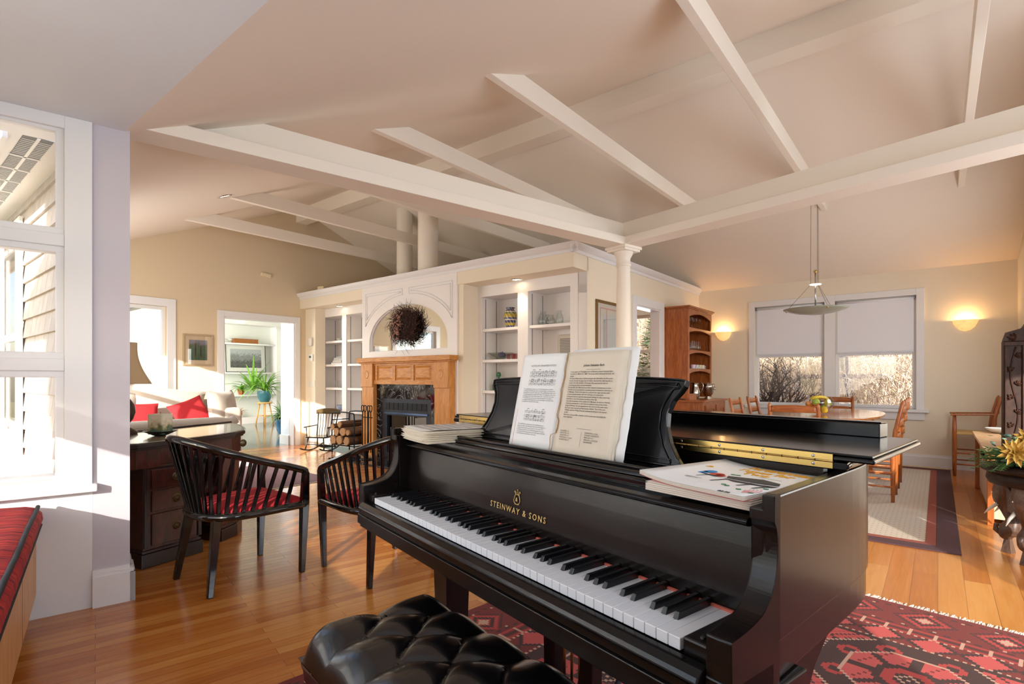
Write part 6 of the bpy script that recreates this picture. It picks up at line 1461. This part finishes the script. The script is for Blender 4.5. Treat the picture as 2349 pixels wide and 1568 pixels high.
b = MB(); b.tube([(-.06, -.19, .05), (-.02, -.21, .055), (.02, -.19, .05)], [.026, .03, .026], 12); obj('gold_ribbon_roll', b, mat('gold_ribbon', 'D9BE5A', .35, .4), fa)
# ================================================================ outside : shingled front wall, second wing, woods
SHG = bpy.data.materials.new('weathered_shingle'); SHG.use_nodes = True; n, l, p = nt(SHG); g = n.new('ShaderNodeTexCoord'); br = n.new('ShaderNodeTexBrick'); br.inputs['Scale'].default_value = 1; br.inputs['Brick Width'].default_value = .16; br.inputs['Row Height'].default_value = .13; br.inputs['Mortar Size'].default_value = .002; br.inputs['Color1'].default_value = col('A89C90'); br.inputs['Color2'].default_value = col('8A7F78'); br.inputs['Mortar'].default_value = col('3A342F')
mp = n.new('ShaderNodeMapping'); mp.inputs['Rotation'].default_value = (PI/2, 0, 0); l.new(g.outputs['Object'], mp.inputs[0]); l.new(mp.outputs[0], br.inputs['Vector']); l.new(br.outputs['Color'], p.inputs['Base Color']); p.inputs['Roughness'].default_value = .9
sh_o = thing('shingled_wall', 'weathered shingle cladding and eave of the house front seen through the left window', 'exterior wall', FW(-6, .79, 0), ANG_F)
b = MB(); r = random.Random(8)
for k in range(19):     # lapped courses, each shingle a tapered board
    z = .0+k*.13; x = -2.8
    while x < 2.62:
        w = r.uniform(.10, .19); x1 = min(x+w-.004, 2.65)
        if not (-2.0 < (x+x1)/2 < .8 and .66 < z+.06 < 2.25): b.add([(x, -.03, z), (x1, -.03, z), (x1, -.012, z+.15), (x, -.012, z+.15), (x, -.0, z), (x1, .0, z), (x1, 0, z+.15), (x, 0, z+.15)], [(0, 1, 2, 3), (0, 4, 5, 1), (0, 3, 7, 4), (1, 5, 6, 2), (3, 2, 6, 7)])
        x += w
obj('shingles', b, mat('shingle_wood', 'CFC4BA', .9, var=.45, vscale=9), sh_o, kind='stuff')
b = MB(); b.box(-2.8, 2.33, -.30, .0, 2.40, 2.42); b.box(-2.8, 2.33, -.32, -.30, 2.36, 2.56); sf_ = obj('soffit', b, TRIM, sh_o)
b = MB(); b.box(-2.8, 2.33, -.24, -.12, 2.396, 2.3995); obj('soffit_vent', b, mat('vent_grille', '6E7072', .6), sf_)
b = MB()
for k in range(18): b.box(-2.8+k*.28, -2.785+k*.28, -.245, -.115, 2.392, 2.396)
b.box(-2.8, 2.33, -.187, -.173, 2.392, 2.396)
for k in range(170): b.box(-2.8+k*.03, -2.794+k*.03, -.24, -.12, 2.394, 2.396)
obj('vent_bars', b, TRIM, sf_)
b = MB(); b.holed(-2.1, .9, .6, 2.3, -.05, -.03, [(-1.95, .75, .75, 2.2)]); b.box(-.6, -.5, -.05, -.03, .75, 2.2); b.box(-1.3, -1.24, -.05, -.03, .75, 2.2); b.box(.1, .16, -.05, -.03, .75, 2.2); obj('window_casing', b, TRIM, sh_o)
wg = thing('neighbouring_wing', 'white sided wing of the house with sloping fascia beyond the shingled wall', 'building', N @ Vector((-4.2, 7.0, 0)), ANG_N)
b = MB(); b.box(-4, 1.4, 0, 3, -.3, 3.1); obj('siding', b, mat('white_siding', 'E9EAEE', .6), wg)
b = MB(); b.add([(-4.3, -.4, 3.0), (1.7, -.4, 3.0), (1.7, 1.6, 4.1), (-4.3, 1.6, 4.1), (-4.3, -.4, 3.2), (1.7, -.4, 3.2), (1.7, 1.6, 4.3), (-4.3, 1.6, 4.3)], [(0, 1, 2, 3), (7, 6, 5, 4), (0, 4, 5, 1), (1, 5, 6, 2), (0, 3, 7, 4)]); obj('roof', b, mat('roof_shingle', '8A857E', .9, var=.3, vscale=20), wg)
for x in (-3, -1.6, -.2): b = MB(); b.box(x, x+.8, -.03, 0, .9, 2.4); w_ = obj('window', b, TRIM, wg); b = MB(); b.box(x+.08, x+.72, -.035, -.03, .98, 2.32); obj('pane', b, mat('dark_pane', '9FB4C8', .08), w_)
bt = thing('board_siding', 'white vertical board siding of the garden room seen through the living room window', 'exterior wall', FW(-9.9, 3.15, 0), ANG_F)
for k in range(9): b = MB(); b.box(-4.0+k*.6, -3.72+k*.6, -.03, 0, 0, 2.75) if not (-3.5 < -4+k*.6 < .1) else b.box(-4.0+k*.6, -3.9+k*.6, -.05, 0, 0, .48); obj('board', b, mat('white_siding', 'E9EAEE', .6), bt, .003)
b = MB(); b.box(-3.6, .3, -.06, 0, 2.4, 2.5); b.box(.2, .3, -.06, 0, .4, 2.4); b.box(.55, .6, -.05, 0, 0, 2.75); b.box(.85, .9, -.05, 0, 0, 2.75); obj('corner_trim', b, mat('grey_trim', 'B9BCC2', .6), bt)
# terrain: leaf-littered ground rising to a wooded bank beyond the dining wall
GRD = mat('leaf_litter_ground', 'CDB596', 1, var=.55, vscale=1.6)
def terr(u, v):
    A, B = -24+44*u, 8.95+32*v
    z = -.55+max(0, B-10.6)*.86*(1-math.exp(-max(0, B-10.6)/1.6))+.25*math.sin(A*.9+B*.5)+.15*math.sin(A*2.1-B)
    return FW(A, B, z)
b = MB(); b.grid(terr, 70, 60); o = obj('woodland_bank', b, GRD, kind='structure')
b = MB(F); b.box(-40, -3.3, -30, .6, -.35, -.16); b.M = N; b.box(-30, -1.0, -30, 3.2, -.36, -.17); obj('front_lawn', b, mat('winter_grass', '9A9468', 1, var=.4, vscale=2), kind='structure')
TWG = mat('bare_twig', 'D8C4AC', .9, var=.4, vscale=3); TRK = mat('grey_bark', '7E746C', .95, var=.4, vscale=12); TRD = mat('dark_branch', '4E4640', .95)
def tree(label, A, B, z, h, r, m, depth=5, spread=.7, grp='bare trees beyond the dining windows', trunk=.09):
    o = thing('bare_tree', label, 'tree', FW(A, B, z), 0, grp); b = MB()
    def grow(p, d, L, rad, k):
        q = [p]; dd = d.copy(); nseg = 3
        for i in range(nseg): dd = (dd+Vector((r.uniform(-1, 1), r.uniform(-1, 1), r.uniform(-.5, .8)))*.20).normalized(); q.append(q[-1]+dd*L/nseg)
        b.tube(q, [rad, rad*.88, rad*.78, rad*.66], 5 if k > 2 else 3, caps=False)
        if k == 0: return
        for i in range(3 if k < depth else 4):
            nd = (dd+Vector((r.uniform(-1, 1), r.uniform(-1, 1), r.uniform(-.6, .9)))*spread).normalized(); grow(q[r.choice((2, 3))], nd, L*r.uniform(.6, .85), rad*.55, k-1)
    grow(Vector((0, 0, -.3)), Vector((0, 0, 1)), h, trunk, depth); obj('branches', b, m, o); return o
r = random.Random(12)
tree('dark gnarled bare tree close outside the left dining window', -2.35, 10.4, -.3, .75, r, TRD, 6, .95, None, .10)
for i, (A, B) in enumerate(((-1.3, 12.5), (-3.2, 13.5), (.2, 13), (1.6, 14.5), (-5.2, 13), (-4.6, 16), (-.5, 16.5))): tree('pale bare tree on the wooded bank', A, B, -.6+max(0, B-10.6)*.8, 1.7, r, TRK, 5, .7)
b = MB()
for i in range(9000):
    A, B = r.uniform(-7, 5), r.uniform(10.7, 17.5); base_ = Vector((A, B, -.6+max(0, B-10.6)*.86*(1-math.exp(-max(0, B-10.6)/1.6)))); a = r.uniform(0, 2*PI); L = r.uniform(.7, 2.2); lean = r.uniform(.1, .9)
    d_ = Vector((math.cos(a)*lean, math.sin(a)*lean, 1)).normalized(); m_ = base_+d_*L*.5+Vector((r.uniform(-.2, .2), r.uniform(-.2, .2), 0)); e_ = base_+d_*L+Vector((math.cos(a)*lean*.5, math.sin(a)*lean*.5, -.35*lean*L))
    b.tube([F @ base_, F @ m_, F @ e_], [.009, .006, .003], 3, caps=False)
obj('brush_thicket', b, TWG, label='pale tangled winter brush covering the bank outside the dining windows', cat='brush', kind='stuff')
EVG = mat('evergreen_needles', '3F6A3A', .8, var=.5, vscale=4)
def evergreen(A, B, h, lab):
    o = thing('evergreen_tree', lab, 'tree', FW(A, B, -.4), 0); b = MB(); b.tube([(0, 0, 0), (0, 0, h)], [.13, .04], 8); obj('trunk', b, TRK, o)
    b = MB()
    for i in range(5200):
        z = h*(.25+.75*r.random()); R = (1-z/h)*1.6*r.random()**.5+.1; a = r.uniform(0, 2*PI); c = Vector((R*math.cos(a), R*math.sin(a), z)); d_ = Vector((math.cos(a+r.uniform(-.6, .6)), math.sin(a+r.uniform(-.6, .6)), r.uniform(-.3, .4)))*r.uniform(.08, .2); s = Vector((-d_.y, d_.x, r.uniform(-.1, .1)))*.3
        b.add([c-s*.4, c+d_, c+s*.4], [(0, 1, 2)])
    obj('needles', b, EVG, o, kind='stuff')
o = thing('shade_tree', 'unseen tree added in the front yard to shade the bay window', 'tree', (-1.2, -9.6, -.3), 0)  # added out of view; its canopy keeps sun off the upper seat-window panes
b = MB(); b.tube([(0, 0, 0), (0, 0, 4.6), (-1.2, 0, 5.6)], [.16, .12, .06], 10); obj('trunk', b, TRK, o)
b = MB()
for i in range(9000):
    c = Vector((-1.8+r.uniform(-1.5, 1.5), r.uniform(-.8, .8), r.uniform(5.0, 7.8))); d_ = Vector((r.uniform(-1, 1), r.uniform(-1, 1), r.uniform(-1, 1))).normalized()*.14; s = d_.cross(Vector((.3, .2, 1))).normalized()*.06
    b.add([c-s, c+d_, c+s, c-d_], [(0, 1, 2, 3)])
obj('leaves', b, EVG, o, kind='stuff')
evergreen(-4.75, 12.0, 4.2, 'dark evergreen tree outside the kitchen window'); evergreen(-9.5, 13.0, 5, 'evergreen tree further left behind the house')
# ================================================================ light
sun = bpy.data.lights.new('sun', 'SUN'); so = bpy.data.objects.new('sun', sun); C.objects.link(so)
az, el = math.radians(7), math.radians(16.4)
d = Vector((math.sin(az)*math.cos(el), math.cos(az)*math.cos(el), -math.sin(el)))
so.rotation_euler = d.to_track_quat('-Z', 'Y').to_euler(); so.location = (0, -6, 6)
sun.energy = 14.0; sun.angle = math.radians(.6); sun.color = (1, .93, .82)
w = bpy.data.worlds.new('world'); S.world = w; w.use_nodes = True
n, l = w.node_tree.nodes, w.node_tree.links; bg = n['Background']
sk = n.new('ShaderNodeTexSky'); sk.sky_type = 'NISHITA'; sk.sun_disc = False; sk.sun_elevation = math.radians(30); sk.sun_rotation = math.radians(180); sk.air_density = 1.0; sk.dust_density = 2.0; sk.ozone_density = 1
l.new(sk.outputs[0], bg.inputs[0]); bg.inputs[1].default_value = .55
DAY = (.93, .96, 1.0)
for x, pw in ((1.15, 24), (3.15, 42), (5.15, 46)):
    area('daylight_back_window', N @ Matrix.Translation((x, -1.30, 1.43)), 1.6, 1.4, pw, (.74, .86, 1))
area('daylight_seat_window', N @ Matrix.Translation((-.70, 1.55, 1.5)) @ Matrix.Rotation(-PI/2, 4, 'Z'), 1.5, 1.6, 9, DAY)
area('daylight_living_window', F @ Matrix.Translation((-6.6, .95, 1.5)), 2.5, 1.4, 46, (1, .97, .93))
area('daylight_right_window', F @ Matrix.Translation((.68, 6.9, 1.45)) @ Matrix.Rotation(PI/2, 4, 'Z'), 1.0, 1.2, 22, DAY)
area('garden_room_fill', F @ Matrix.Translation((-11.5, 3.32, 1.5)), 3.6, 1.8, 170, (1, .97, .88))  # area lamp added to brighten the room past the doorway
area('kitchen_fill', F @ Matrix.Translation((-4.1, 8.6, 1.4)) @ Matrix.Rotation(PI, 4, 'Z'), 1.1, 1.6, 25, DAY)  # extra area lamp put inside the kitchen window for brightness
S.view_settings.view_transform = 'Standard'; S.view_settings.look = 'None'; S.view_settings.gamma = 1
S.view_settings.exposure = 0.1; S.view_settings.use_curve_mapping = False
S.cycles.max_bounces = 8; S.cycles.transparent_max_bounces = 12
